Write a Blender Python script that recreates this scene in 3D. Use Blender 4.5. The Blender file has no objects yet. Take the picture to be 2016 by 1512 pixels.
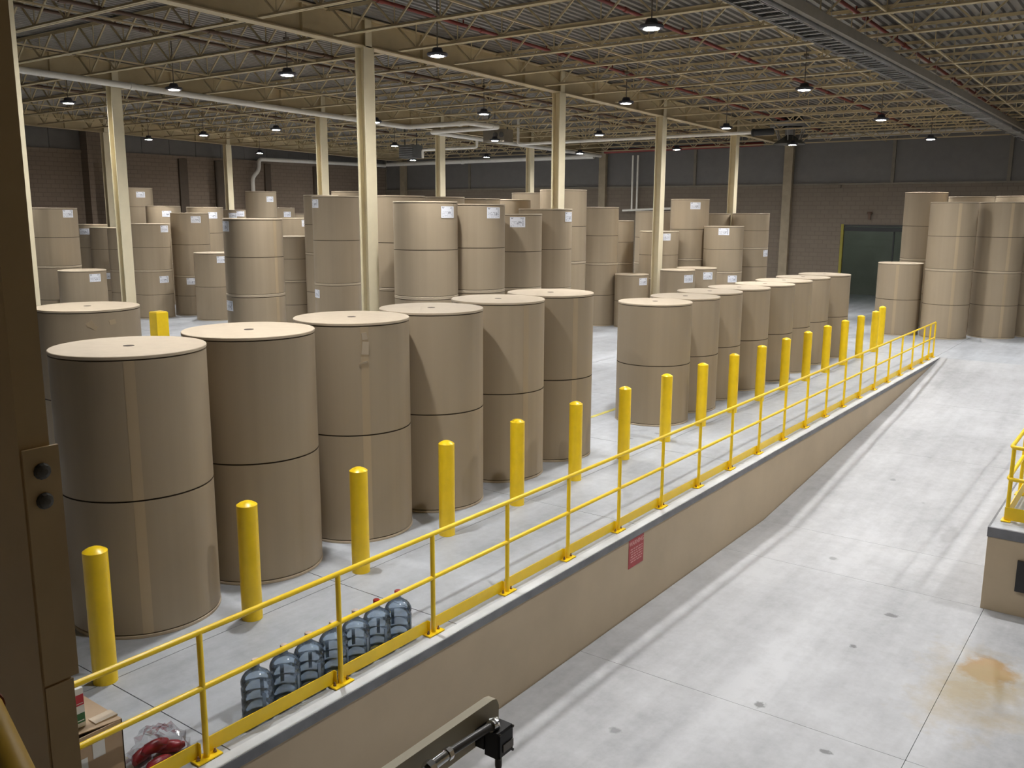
import bpy, bmesh, math, random
from math import sin, cos, tan, pi, sqrt, atan2, radians
from mathutils import Vector, Matrix

random.seed(7)
scn = bpy.context.scene
COL = scn.collection

# ------------------------------------------------------------------ camera
def set_camera():
    H, d, f, yaw, pitch, roll = 4.1654, 5.6454, 1778.73, 0.6328, 0.1869, -0.0051
    fw = Vector((cos(yaw)*cos(pitch), sin(yaw)*cos(pitch), -sin(pitch)))
    r = Vector((sin(yaw), -cos(yaw), 0.0))
    dn = fw.cross(r)
    r2 = r*cos(roll) + dn*sin(roll)
    d2 = -r*sin(roll) + dn*cos(roll)
    M = Matrix((r2, -d2, -fw)).transposed().to_4x4()
    M.translation = Vector((0, -d, H))
    cd = bpy.data.cameras.new('camera')
    cd.sensor_width = 36.0
    cd.sensor_fit = 'HORIZONTAL'
    cd.lens = f/2016*36.0
    cd.clip_start = 0.05
    cd.clip_end = 300
    o = bpy.data.objects.new('camera', cd)
    o.matrix_world = M
    COL.objects.link(o)
    scn.camera = o
set_camera()

# ------------------------------------------------------------------ world, exposure
w = bpy.data.worlds.new('world')
scn.world = w
w.use_nodes = True
w.node_tree.nodes['Background'].inputs['Color'].default_value = (0.9, 0.95, 1.0, 1)
w.node_tree.nodes['Background'].inputs['Strength'].default_value = 0.01
vs = scn.view_settings
scn.display_settings.display_device = 'sRGB'
vs.view_transform = 'Standard'
vs.look = 'None'
vs.gamma = 1.0
vs.use_curve_mapping = False
vs.exposure = 0.12
LAMP_STRENGTH = 1750.0
LAMP_BEAM = 1.0
LAMP_COLOR = (1.0, 0.985, 0.97, 1)
scn.cycles.use_denoising = True
scn.cycles.max_bounces = 10
scn.cycles.diffuse_bounces = 5
scn.cycles.transparent_max_bounces = 12
scn.cycles.sample_clamp_indirect = 8.0
scn.cycles.caustics_reflective = False
scn.cycles.caustics_refractive = False

# ------------------------------------------------------------------ materials
MATS = {}
def new_mat(name):
    m = bpy.data.materials.new(name)
    m.use_nodes = True
    nt = m.node_tree
    return m, nt, nt.nodes['Principled BSDF']

def N(nt, kind, **kw):
    n = nt.nodes.new(kind)
    for k, v in kw.items():
        if k in n.inputs.keys():
            n.inputs[k].default_value = v
        else:
            setattr(n, k, v)
    return n

def ramp(nt, src, stops):
    r = nt.nodes.new('ShaderNodeValToRGB')
    el = r.color_ramp.elements
    while len(el) < len(stops):
        el.new(0.5)
    for e, (p, c) in zip(el, stops):
        e.position = p
        e.color = (*c, 1) if len(c) == 3 else c
    nt.links.new(src, r.inputs['Fac'])
    return r

def simple(name, base, rough=0.5, metal=0.0, var=0.12, scale=3.0, spec=0.5, bump=0.0, stretch=(1, 1, 1)):
    m, nt, b = new_mat(name)
    tc = N(nt, 'ShaderNodeTexCoord')
    mp = N(nt, 'ShaderNodeMapping', Scale=(scale*stretch[0], scale*stretch[1], scale*stretch[2]))
    nt.links.new(tc.outputs['Object'], mp.inputs['Vector'])
    no = N(nt, 'ShaderNodeTexNoise', Scale=1.0, Detail=5.0, Roughness=0.6)
    nt.links.new(mp.outputs['Vector'], no.inputs['Vector'])
    lo = tuple(c*(1-var) for c in base)
    hi = tuple(min(1, c*(1+var)) for c in base)
    r = ramp(nt, no.outputs['Fac'], [(0.3, lo), (0.7, hi)])
    nt.links.new(r.outputs['Color'], b.inputs['Base Color'])
    b.inputs['Roughness'].default_value = rough
    b.inputs['Metallic'].default_value = metal
    b.inputs['Specular IOR Level'].default_value = spec
    if bump:
        bp = N(nt, 'ShaderNodeBump', Strength=bump, Distance=0.01)
        nt.links.new(no.outputs['Fac'], bp.inputs['Height'])
        nt.links.new(bp.outputs['Normal'], b.inputs['Normal'])
    MATS[name] = m
    return m

def mix_color(nt, fac, a, b):
    n = nt.nodes.new('ShaderNodeMix')
    n.data_type = 'RGBA'
    for sock, v in ((n.inputs[0], fac), (n.inputs[6], a), (n.inputs[7], b)):
        if hasattr(v, 'is_linked') or hasattr(v, 'links'):
            nt.links.new(v, sock)
        elif isinstance(v, (int, float)):
            sock.default_value = v
        else:
            sock.default_value = (*v, 1)
    return n.outputs[2]

def math_node(nt, op, a, b=None, clamp=False):
    n = nt.nodes.new('ShaderNodeMath')
    n.operation = op
    n.use_clamp = clamp
    for i, v in enumerate((a, b)):
        if v is None:
            continue
        if isinstance(v, (int, float)):
            n.inputs[i].default_value = v
        else:
            nt.links.new(v, n.inputs[i])
    return n.outputs[0]

def N_sep(nt, col):
    n = nt.nodes.new('ShaderNodeSeparateColor')
    nt.links.new(col, n.inputs[0])
    return n.outputs[0]

def concrete(name, base, streak_axis=0, stains=()):
    m, nt, b = new_mat(name)
    geo = N(nt, 'ShaderNodeNewGeometry')
    P = geo.outputs['Position']
    big = N(nt, 'ShaderNodeTexNoise', Scale=0.45, Detail=6.0, Roughness=0.62)
    nt.links.new(P, big.inputs['Vector'])
    mp = N(nt, 'ShaderNodeMapping', Scale=(0.12, 1.6, 1.0))
    nt.links.new(P, mp.inputs['Vector'])
    st = N(nt, 'ShaderNodeTexNoise', Scale=1.0, Detail=5.0, Roughness=0.6)
    nt.links.new(mp.outputs['Vector'], st.inputs['Vector'])
    fine = N(nt, 'ShaderNodeTexNoise', Scale=5.5, Detail=6.0, Roughness=0.7)
    nt.links.new(P, fine.inputs['Vector'])
    s = math_node(nt, 'ADD', math_node(nt, 'MULTIPLY', big.outputs['Fac'], 0.42), math_node(nt, 'MULTIPLY', st.outputs['Fac'], 0.36))
    s = math_node(nt, 'ADD', s, math_node(nt, 'MULTIPLY', fine.outputs['Fac'], 0.22))
    r = ramp(nt, s, [(0.36, tuple(c*0.68 for c in base)), (0.48, tuple(c*0.94 for c in base)), (0.6, tuple(c*1.18 for c in base))])
    col = r.outputs['Color']
    # small dark scuffs
    vo = N(nt, 'ShaderNodeTexVoronoi', Scale=1.15, Randomness=1.0)
    nt.links.new(P, vo.inputs['Vector'])
    sc = N(nt, 'ShaderNodeTexNoise', Scale=9.0, Detail=3.0)
    nt.links.new(P, sc.inputs['Vector'])
    dd = math_node(nt, 'ADD', vo.outputs['Distance'], math_node(nt, 'MULTIPLY', sc.outputs['Fac'], 0.16))
    sp = ramp(nt, dd, [(0.125, (1, 1, 1)), (0.165, (0, 0, 0))])
    pick = math_node(nt, 'GREATER_THAN', N_sep(nt, vo.outputs['Color']), 0.62)
    col = mix_color(nt, math_node(nt, 'MULTIPLY', math_node(nt, 'MULTIPLY', sp.outputs['Color'], 0.6), pick), col, tuple(c*0.35 for c in base))
    for (cx, cy, rx, ry, colr, amt, sharp) in stains:
        v = N(nt, 'ShaderNodeVectorMath', operation='SUBTRACT')
        nt.links.new(P, v.inputs[0]); v.inputs[1].default_value = (cx, cy, 0)
        v2 = N(nt, 'ShaderNodeVectorMath', operation='MULTIPLY')
        nt.links.new(v.outputs[0], v2.inputs[0]); v2.inputs[1].default_value = (1/rx, 1/ry, 0)
        L = N(nt, 'ShaderNodeVectorMath', operation='LENGTH')
        nt.links.new(v2.outputs[0], L.inputs[0])
        wn = N(nt, 'ShaderNodeTexNoise', Scale=(2.6 if rx > 0.3 else 14.0), Detail=5.0, Roughness=0.65)
        nt.links.new(P, wn.inputs['Vector'])
        d = math_node(nt, 'ADD', L.outputs['Value'], math_node(nt, 'MULTIPLY', math_node(nt, 'SUBTRACT', wn.outputs['Fac'], 0.5), 1.9))
        k = ramp(nt, d, [(max(0, 0.9-sharp), (1, 1, 1)), (1.0, (0, 0, 0))])
        col = mix_color(nt, math_node(nt, 'MULTIPLY', k.outputs['Color'], amt), col, colr)
    nt.links.new(col, b.inputs['Base Color'])
    rr = ramp(nt, s, [(0.35, (0.5, 0.5, 0.5)), (0.65, (0.34, 0.34, 0.34))])
    nt.links.new(rr.outputs['Color'], b.inputs['Roughness'])
    b.inputs['Specular IOR Level'].default_value = 0.45
    bp = N(nt, 'ShaderNodeBump', Strength=0.12, Distance=0.01)
    nt.links.new(fine.outputs['Fac'], bp.inputs['Height'])
    nt.links.new(bp.outputs['Normal'], b.inputs['Normal'])
    MATS[name] = m
    return m

def kraft(name, base, rough=0.5):
    m, nt, b = new_mat(name)
    tc = N(nt, 'ShaderNodeTexCoord')
    oi = N(nt, 'ShaderNodeObjectInfo')
    mp = N(nt, 'ShaderNodeMapping', Scale=(7.0, 7.0, 0.12))
    nt.links.new(tc.outputs['Object'], mp.inputs['Vector'])
    off = N(nt, 'ShaderNodeCombineXYZ')
    nt.links.new(math_node(nt, 'MULTIPLY', oi.outputs['Random'], 40.0), off.inputs['X'])
    nt.links.new(off.outputs[0], mp.inputs['Location'])
    no = N(nt, 'ShaderNodeTexNoise', Scale=1.0, Detail=3.0, Roughness=0.5)
    nt.links.new(mp.outputs['Vector'], no.inputs['Vector'])
    r = ramp(nt, no.outputs['Fac'], [(0.3, tuple(c*0.955 for c in base)), (0.7, tuple(c*1.04 for c in base))])
    f2 = N(nt, 'ShaderNodeTexNoise', Scale=2.2, Detail=5.0, Roughness=0.65)
    nt.links.new(tc.outputs['Object'], f2.inputs['Vector'])
    c2 = mix_color(nt, math_node(nt, 'MULTIPLY', f2.outputs['Fac'], 0.18), r.outputs['Color'], tuple(c*0.8 for c in base))
    hs = N(nt, 'ShaderNodeHueSaturation')
    nt.links.new(c2, hs.inputs['Color'])
    nt.links.new(math_node(nt, 'ADD', math_node(nt, 'MULTIPLY', oi.outputs['Random'], 0.12), 0.94), hs.inputs['Value'])
    nt.links.new(hs.outputs['Color'], b.inputs['Base Color'])
    b.inputs['Roughness'].default_value = rough
    b.inputs['Specular IOR Level'].default_value = 0.4
    MATS[name] = m
    return m

def brick(name, c1, c2, mortar, swap):
    m, nt, b = new_mat(name)
    tc = N(nt, 'ShaderNodeTexCoord')
    sx = N(nt, 'ShaderNodeSeparateXYZ')
    nt.links.new(tc.outputs['Object'], sx.inputs[0])
    cb = N(nt, 'ShaderNodeCombineXYZ')
    nt.links.new(sx.outputs[swap], cb.inputs[0])
    nt.links.new(sx.outputs['Z'], cb.inputs[1])
    bk = N(nt, 'ShaderNodeTexBrick', Scale=1.0)
    bk.inputs['Brick Width'].default_value = 0.4
    bk.inputs['Row Height'].default_value = 0.2
    bk.inputs['Mortar Size'].default_value = 0.012
    bk.inputs['Color1'].default_value = (*c1, 1)
    bk.inputs['Color2'].default_value = (*c2, 1)
    bk.inputs['Mortar'].default_value = (*mortar, 1)
    nt.links.new(cb.outputs[0], bk.inputs['Vector'])
    nt.links.new(bk.outputs['Color'], b.inputs['Base Color'])
    b.inputs['Roughness'].default_value = 0.75
    bp = N(nt, 'ShaderNodeBump', Strength=0.5, Distance=0.02)
    bp.invert = True
    nt.links.new(bk.outputs['Fac'], bp.inputs['Height'])
    nt.links.new(bp.outputs['Normal'], b.inputs['Normal'])
    MATS[name] = m

def emission(name, colr, strength):
    m, nt, b = new_mat(name)
    b.inputs['Base Color'].default_value = (0.9, 0.9, 0.9, 1)
    b.inputs['Emission Color'].default_value = colr
    # beam of the reflector: strongest straight down
    geo = N(nt, 'ShaderNodeNewGeometry')
    dt = N(nt, 'ShaderNodeVectorMath', operation='DOT_PRODUCT')
    nt.links.new(geo.outputs['Incoming'], dt.inputs[0]); nt.links.new(geo.outputs['Normal'], dt.inputs[1])
    k = math_node(nt, 'POWER', math_node(nt, 'MAXIMUM', dt.outputs['Value'], 0.02), LAMP_BEAM)
    nt.links.new(math_node(nt, 'MULTIPLY', k, strength), b.inputs['Emission Strength'])
    MATS[name] = m

def print_label(name):
    """white shipping label: corner mark, text lines, upright bar code (all flat print)"""
    m, nt, b = new_mat(name)
    uv = N(nt, 'ShaderNodeUVMap')
    s = N(nt, 'ShaderNodeSeparateXYZ')
    nt.links.new(uv.outputs[0], s.inputs[0])
    U, V = s.outputs['X'], s.outputs['Y']
    oi = N(nt, 'ShaderNodeObjectInfo')
    def band(x, lo, hi):
        return math_node(nt, 'MULTIPLY', math_node(nt, 'GREATER_THAN', x, lo), math_node(nt, 'LESS_THAN', x, hi))
    def noise(su, sv, seed):
        c = N(nt, 'ShaderNodeCombineXYZ')
        nt.links.new(math_node(nt, 'MULTIPLY', U, su), c.inputs[0])
        nt.links.new(math_node(nt, 'MULTIPLY', V, sv), c.inputs[1])
        nt.links.new(math_node(nt, 'ADD', math_node(nt, 'MULTIPLY', oi.outputs['Random'], 30.0), seed), c.inputs[2])
        n = N(nt, 'ShaderNodeTexNoise', Scale=1.0, Detail=1.0)
        nt.links.new(c.outputs[0], n.inputs['Vector'])
        return n.outputs['Fac']
    rows = math_node(nt, 'GREATER_THAN', math_node(nt, 'SINE', math_node(nt, 'MULTIPLY', V, 62.0)), 0.1)
    words = math_node(nt, 'GREATER_THAN', noise(16, 11, 1.0), 0.5)
    text = math_node(nt, 'MULTIPLY', math_node(nt, 'MULTIPLY', rows, words), math_node(nt, 'MULTIPLY', band(U, 0.06, 0.74), band(V, 0.08, 0.6)))
    big = math_node(nt, 'MULTIPLY', math_node(nt, 'GREATER_THAN', noise(12, 5, 5.0), 0.5), math_node(nt, 'MULTIPLY', band(U, 0.45, 0.76), band(V, 0.28, 0.56)))
    bars = math_node(nt, 'MULTIPLY', math_node(nt, 'GREATER_THAN', noise(1, 70, 9.0), 0.47), math_node(nt, 'MULTIPLY', band(U, 0.8, 0.88), band(V, 0.12, 0.78)))
    hd = math_node(nt, 'MULTIPLY', math_node(nt, 'GREATER_THAN', noise(26, 20, 13.0), 0.48), math_node(nt, 'MULTIPLY', band(U, 0.66, 0.9), band(V, 0.8, 0.93)))
    du = math_node(nt, 'MULTIPLY', math_node(nt, 'SUBTRACT', U, 0.13), 1.5)
    dv = math_node(nt, 'SUBTRACT', V, 0.93)
    dist = math_node(nt, 'SQRT', math_node(nt, 'ADD', math_node(nt, 'MULTIPLY', du, du), math_node(nt, 'MULTIPLY', dv, dv)))
    arc = math_node(nt, 'MULTIPLY', band(dist, 0.06, 0.11), math_node(nt, 'LESS_THAN', V, 0.96))
    ink = math_node(nt, 'MAXIMUM', math_node(nt, 'MAXIMUM', math_node(nt, 'MULTIPLY', text, 0.5), math_node(nt, 'MULTIPLY', big, 0.6)), math_node(nt, 'MAXIMUM', math_node(nt, 'MULTIPLY', bars, 0.7), math_node(nt, 'MAXIMUM', math_node(nt, 'MULTIPLY', hd, 0.6), arc)))
    nt.links.new(mix_color(nt, ink, (0.80, 0.82, 0.88), (0.06, 0.07, 0.12)), b.inputs['Base Color'])
    b.inputs['Roughness'].default_value = 0.4
    MATS[name] = m

def bottle_mat(name, tint):
    m, nt, b = new_mat(name)
    out = nt.nodes['Material Output']
    t = N(nt, 'ShaderNodeBsdfTransparent', Color=(*tint, 1))
    d = N(nt, 'ShaderNodeBsdfDiffuse', Color=(0.37, 0.49, 0.66, 1))
    mx = N(nt, 'ShaderNodeMixShader', Fac=0.36)
    nt.links.new(t.outputs[0], mx.inputs[1]); nt.links.new(d.outputs[0], mx.inputs[2])
    lw = N(nt, 'ShaderNodeLayerWeight', Blend=0.35)
    dk = N(nt, 'ShaderNodeBsdfTransparent', Color=(tint[0]*0.72, tint[1]*0.80, tint[2]*0.90, 1))
    mx3 = N(nt, 'ShaderNodeMixShader')
    nt.links.new(lw.outputs['Facing'], mx3.inputs[0]); nt.links.new(mx.outputs[0], mx3.inputs[1]); nt.links.new(dk.outputs[0], mx3.inputs[2])
    gl = N(nt, 'ShaderNodeBsdfGlossy', Roughness=0.06)
    fr = N(nt, 'ShaderNodeFresnel', IOR=1.45)
    mx2 = N(nt, 'ShaderNodeMixShader')
    nt.links.new(fr.outputs[0], mx2.inputs[0]); nt.links.new(mx3.outputs[0], mx2.inputs[1]); nt.links.new(gl.outputs[0], mx2.inputs[2])
    nt.links.new(mx2.outputs[0], out.inputs['Surface'])
    MATS[name] = m

def film_mat(name):
    m, nt, b = new_mat(name)
    out = nt.nodes['Material Output']
    t = N(nt, 'ShaderNodeBsdfTransparent', Color=(0.93, 0.93, 0.94, 1))
    gl = N(nt, 'ShaderNodeBsdfGlossy', Roughness=0.08)
    fr = N(nt, 'ShaderNodeFresnel', IOR=1.7)
    mx = N(nt, 'ShaderNodeMixShader')
    nt.links.new(math_node(nt, 'MULTIPLY', fr.outputs[0], 0.4, True), mx.inputs[0]); nt.links.new(t.outputs[0], mx.inputs[1]); nt.links.new(gl.outputs[0], mx.inputs[2])
    nt.links.new(mx.outputs[0], out.inputs['Surface'])
    MATS[name] = m

RUST = (0.40, 0.22, 0.08)
FLOOR_C = (0.43, 0.452, 0.482)
concrete('concrete', FLOOR_C)
concrete('concrete_pit', (0.44, 0.448, 0.462), stains=[(11.4, -4.33, 0.46, 0.34, RUST, 0.9, 0.3), (10.85, -4.3, 1.35, 0.75, (0.36, 0.28, 0.14), 0.75, 0.75),
    (12.3, -3.03, .07, .1, (.1, .1, .1), .75, .3), (11.07, -2.87, .06, .06, (.1, .1, .1), .75, .3), (9.03, -2.45, .09, .08, (.1, .1, .1), .75, .3), (8.57, -3.31, .05, .08, (.1, .1, .1), .7, .3), (15.9, -3.05, .5, .14, (.27, .27, .27), .5, .3)])
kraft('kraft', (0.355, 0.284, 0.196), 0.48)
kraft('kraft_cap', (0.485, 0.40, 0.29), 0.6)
kraft('kraft_tape', (0.42, 0.325, 0.21), 0.4)
simple('seam_dark', (0.06, 0.04, 0.022), 0.8)
simple('core_dark', (0.05, 0.035, 0.025), 0.9)
simple('yellow_paint', (0.92, 0.63, 0.012), 0.33, var=0.06, scale=4)
simple('cream_paint', (0.75, 0.67, 0.475), 0.5, var=0.07, scale=1.2)
simple('joist_paint', (0.545, 0.45, 0.275), 0.55, var=0.1, scale=1.5)
simple('beige_wall', (0.46, 0.37, 0.255), 0.6, var=0.07, scale=1.1, bump=0.15)
simple('pilaster_beige', (0.30, 0.245, 0.165), 0.6)
simple('recess_shade', (0.085, 0.062, 0.042), 0.7)
simple('brown_paint', (0.52, 0.37, 0.18), 0.5, var=0.08, scale=2.5)
simple('curb_lit', (0.58, 0.6, 0.615), 0.6, var=0.12, scale=2.0)  # extra light on the curb put into a paler concrete colour
simple('edge_steel', (0.16, 0.165, 0.18), 0.5, var=0.25, scale=3)
simple('deck_metal', (0.25, 0.24, 0.22), 0.4, 0.4, var=0.12, scale=0.7)
simple('panel_grey', (0.15, 0.142, 0.132), 0.6, var=0.06)
simple('batten', (0.19, 0.165, 0.125), 0.6)
brick('brick_far', (0.185, 0.15, 0.112), (0.172, 0.138, 0.103), (0.15, 0.12, 0.09), 'Y')
brick('brick_left', (0.215, 0.165, 0.12), (0.2, 0.152, 0.11), (0.15, 0.112, 0.08), 'X')
simple('pipe_white', (0.78, 0.75, 0.68), 0.5, var=0.06)
simple('pipe_red', (0.2, 0.028, 0.02), 0.5)
simple('pipe_brown', (0.12, 0.07, 0.045), 0.6)
simple('galvanised', (0.42, 0.42, 0.41), 0.4, 0.6, var=0.15, scale=6)
simple('wireway_grey', (0.17, 0.15, 0.12), 0.5)
simple('cable_black', (0.02, 0.02, 0.02), 0.6)
simple('lamp_black', (0.03, 0.03, 0.045), 0.45)
simple('lamp_rod', (0.12, 0.10, 0.08), 0.5)
emission('lamp_lens', LAMP_COLOR, LAMP_STRENGTH)
emission('back_fill_lens', (1.0, 0.95, 0.85, 1), 95.0)
emission('passage_fill_lens', (0.92, 1.0, 0.9, 1), 420.0)
simple('dark_duct', (0.09, 0.09, 0.085), 0.5, var=0.2)
simple('mid_duct', (0.25, 0.25, 0.25), 0.5)
simple('door_dark', (0.02, 0.022, 0.022), 0.5)
simple('inner_room', (0.24, 0.26, 0.22), 0.6, var=0.12, scale=0.6)
simple('door_yellow', (0.26, 0.225, 0.025), 0.5)
simple('sign_red', (0.36, 0.03, 0.035), 0.45, var=0.1, scale=8)
simple('sign_ink', (0.62, 0.30, 0.29), 0.6)
simple('cardboard', (0.42, 0.30, 0.19), 0.65, var=0.08)
simple('cardboard_tape', (0.55, 0.45, 0.33), 0.25)
simple('carton_white', (0.70, 0.70, 0.68), 0.5)
simple('carton_red', (0.42, 0.02, 0.035), 0.45)
simple('carton_green', (0.03, 0.13, 0.05), 0.45)
simple('bright_green', (0.04, 0.45, 0.10), 0.4)
simple('black_plastic', (0.015, 0.015, 0.017), 0.35)
simple('chrome', (0.75, 0.75, 0.75), 0.15, 1.0, var=0.03)
simple('conduit_grey', (0.10, 0.095, 0.09), 0.4)
simple('red_plastic', (0.33, 0.022, 0.035), 0.35, var=0.25, scale=14)
simple('yellow_shaded', (0.42, 0.25, 0.012), 0.45)  # darker copy of the yellow: the handrail's dim light put into colour
simple('clamp_red', (0.16, 0.03, 0.015), 0.5)
simple('cap_red', (0.45, 0.02, 0.02), 0.4)
simple('cap_white', (0.75, 0.62, 0.56), 0.4)
simple('bottle_panel', (0.17, 0.235, 0.34), 0.3)
simple('bolt_steel', (0.10, 0.095, 0.085), 0.45, 0.5)
simple('bolt_rust', (0.22, 0.13, 0.08), 0.6, 0.3)
simple('wood', (0.26, 0.15, 0.075), 0.7, var=0.2, stretch=(1, 12, 12))
simple('junk_grey', (0.36, 0.35, 0.34), 0.5, var=0.2)
simple('junk_brown', (0.16, 0.09, 0.06), 0.5, var=0.2)
simple('yellow_line', (0.62, 0.55, 0.10), 0.6, var=0.2)
print_label('label_print')
bottle_mat('bottle_blue', (0.84, 0.915, 0.985))
film_mat('clear_film')

# ------------------------------------------------------------------ mesh helpers
class MB:
    def __init__(s):
        s.v, s.f, s.mi, s.uv = [], [], [], None
    def add(s, vs, fs, mi=0):
        n = len(s.v)
        s.v += [tuple(p) for p in vs]
        s.f += [tuple(i+n for i in f) for f in fs]
        s.mi += [mi]*len(fs)
        return s
    def box(s, x0, x1, y0, y1, z0, z1, mi=0):
        vs = [(x, y, z) for z in (z0, z1) for y in (y0, y1) for x in (x0, x1)]
        return s.add(vs, [(0, 2, 3, 1), (4, 5, 7, 6), (0, 1, 5, 4), (2, 6, 7, 3), (0, 4, 6, 2), (1, 3, 7, 5)], mi)
    def bar(s, p, q, w, h=None, up=(0, 0, 1), mi=0):
        p, q = Vector(p), Vector(q)
        h = w if h is None else h
        d = (q-p).normalized()
        u = Vector(up)
        if abs(d.dot(u)) > 0.98:
            u = Vector((1, 0, 0))
        a = d.cross(u).normalized()*w/2
        b = a.cross(d).normalized()*h/2
        vs = [c+e for c in (p, q) for e in (-a-b, a-b, a+b, -a+b)]
        return s.add(vs, [(3, 2, 1, 0), (4, 5, 6, 7), (0, 1, 5, 4), (1, 2, 6, 5), (2, 3, 7, 6), (3, 0, 4, 7)], mi)
    def lathe(s, prof, n=24, c=(0, 0, 0), mi=0, rot=0.0, mis=None):
        base = len(s.v)
        for (r, z) in prof:
            for k in range(n):
                a = rot+2*pi*k/n
                s.v.append((c[0]+r*cos(a), c[1]+r*sin(a), c[2]+z))
        for i in range(len(prof)-1):
            for k in range(n):
                k2 = (k+1) % n
                s.f.append((base+i*n+k, base+i*n+k2, base+(i+1)*n+k2, base+(i+1)*n+k))
                s.mi.append(mis[i] if mis else mi)
        if prof[0][0] > 1e-6:
            s.f.append(tuple(base+k for k in reversed(range(n)))); s.mi.append(mis[0] if mis else mi)
        if prof[-1][0] > 1e-6:
            t = base+(len(prof)-1)*n
            s.f.append(tuple(t+k for k in range(n))); s.mi.append(mis[-1] if mis else mi)
        return s
    def tube(s, pts, r, n=12, mi=0, caps=True):
        pts = [Vector(p) for p in pts]
        base = len(s.v)
        prev = None
        for i, p in enumerate(pts):
            if i == 0:
                t = (pts[1]-p).normalized()
            elif i == len(pts)-1:
                t = (p-pts[i-1]).normalized()
            else:
                t = ((pts[i+1]-p).normalized()+(p-pts[i-1]).normalized()).normalized()
            if prev is None:
                u = Vector((0, 0, 1)) if abs(t.z) < 0.9 else Vector((1, 0, 0))
                a = t.cross(u).normalized()
            else:
                a = (prev-t*prev.dot(t)).normalized()
            prev = a
            b = t.cross(a)
            k = 1.0
            if 0 < i < len(pts)-1:
                c = (pts[i+1]-p).normalized().dot((p-pts[i-1]).normalized())
                k = 1/max(0.5, sqrt((1+c)/2))
            rr = r[i] if isinstance(r, (list, tuple)) else r
            for j in range(n):
                an = 2*pi*j/n
                s.v.append(tuple(p+(a*cos(an)+b*sin(an))*rr))
        for i in range(len(pts)-1):
            for j in range(n):
                j2 = (j+1) % n
                s.f.append((base+i*n+j, base+i*n+j2, base+(i+1)*n+j2, base+(i+1)*n+j)); s.mi.append(mi)
        if caps:
            s.f.append(tuple(base+j for j in reversed(range(n)))); s.mi.append(mi)
            t = base+(len(pts)-1)*n
            s.f.append(tuple(t+j for j in range(n))); s.mi.append(mi)
        return s
    def mesh(s, name, mats, smooth=None):
        me = bpy.data.meshes.new(name)
        me.from_pydata(s.v, [], s.f)
        for m in (mats if isinstance(mats, (list, tuple)) else [mats]):
            me.materials.append(MATS[m])
        me.polygons.foreach_set('material_index', s.mi)
        if smooth is not None:
            me.polygons.foreach_set('use_smooth', [True]*len(s.f))
            me.set_sharp_from_angle(angle=radians(smooth))
        me.update()
        return me
    def build(s, name, mats, parent=None, loc=None, smooth=None):
        return link(name, s.mesh(name, mats, smooth), parent, loc)

def link(name, me, parent=None, loc=None, rz=0.0):
    o = bpy.data.objects.new(name, me)
    COL.objects.link(o)
    if parent is not None:
        o.parent = parent
    if loc is not None:
        o.location = loc
    if rz:
        o.rotation_euler = (0, 0, rz)
    return o

def empty(name, loc=(0, 0, 0), rz=0.0):
    o = bpy.data.objects.new(name, None)
    o.empty_display_size = 0.2
    COL.objects.link(o)
    o.location = loc
    o.rotation_euler = (0, 0, rz)
    return o

def tag(o, label, cat, group=None, kind=None):
    o['label'] = label
    o['category'] = cat
    if group:
        o['group'] = group
    if kind:
        o['kind'] = kind
    return o

def structure(o):
    o['kind'] = 'structure'
    return o

def arc_pts(p, q, r, m, k=5):
    """polyline p-m-q with the corner m rounded by r"""
    p, q, m = Vector(p), Vector(q), Vector(m)
    a = m+(p-m).normalized()*r
    b = m+(q-m).normalized()*r
    return [a*(1-t)**2+m*2*t*(1-t)+b*t*t for t in [i/k for i in range(k+1)]]

def rounded(pts, r, k=5):
    out = [Vector(pts[0])]
    for i in range(1, len(pts)-1):
        out += arc_pts(pts[i-1], pts[i+1], r, pts[i], k)
    out.append(Vector(pts[-1]))
    return out

G = -0.0183
def rz(X):                       # fall of the roof along X
    return G*(X-15.38)

WALL_X, LEFT_Y, RIGHT_Y, BACK_X = 43.8, 36.8, -16.0, -6.0
PIT = -1.17
def ramp_z(x):
    pts = [(-100, PIT), (15, PIT), (19.8, -0.78), (24, -0.46), (29, 0.0), (100, 0.0)]
    for (a, za), (b, zb) in zip(pts, pts[1:]):
        if a <= x <= b:
            return za+(zb-za)*(x-a)/(b-a)

# ------------------------------------------------------------------ floor, ramp, walls, ceiling
def slabs(parent, xs, ys, mat, zf=lambda x: 0.0, th=0.12, gap=0.005):
    for i in range(len(xs)-1):
        for j in range(len(ys)-1):
            x0, x1, y0, y1 = xs[i]+gap, xs[i+1]-gap, ys[j]+gap, ys[j+1]-gap
            m = MB()
            vs = [(x, y, zf(x)+dz) for dz in (-th, 0) for y in (y0, y1) for x in (x0, x1)]
            m.add(vs, [(0, 2, 3, 1), (4, 5, 7, 6), (0, 1, 5, 4), (2, 6, 7, 3), (0, 4, 6, 2), (1, 3, 7, 5)])
            m.build('slab', mat, parent)

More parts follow.
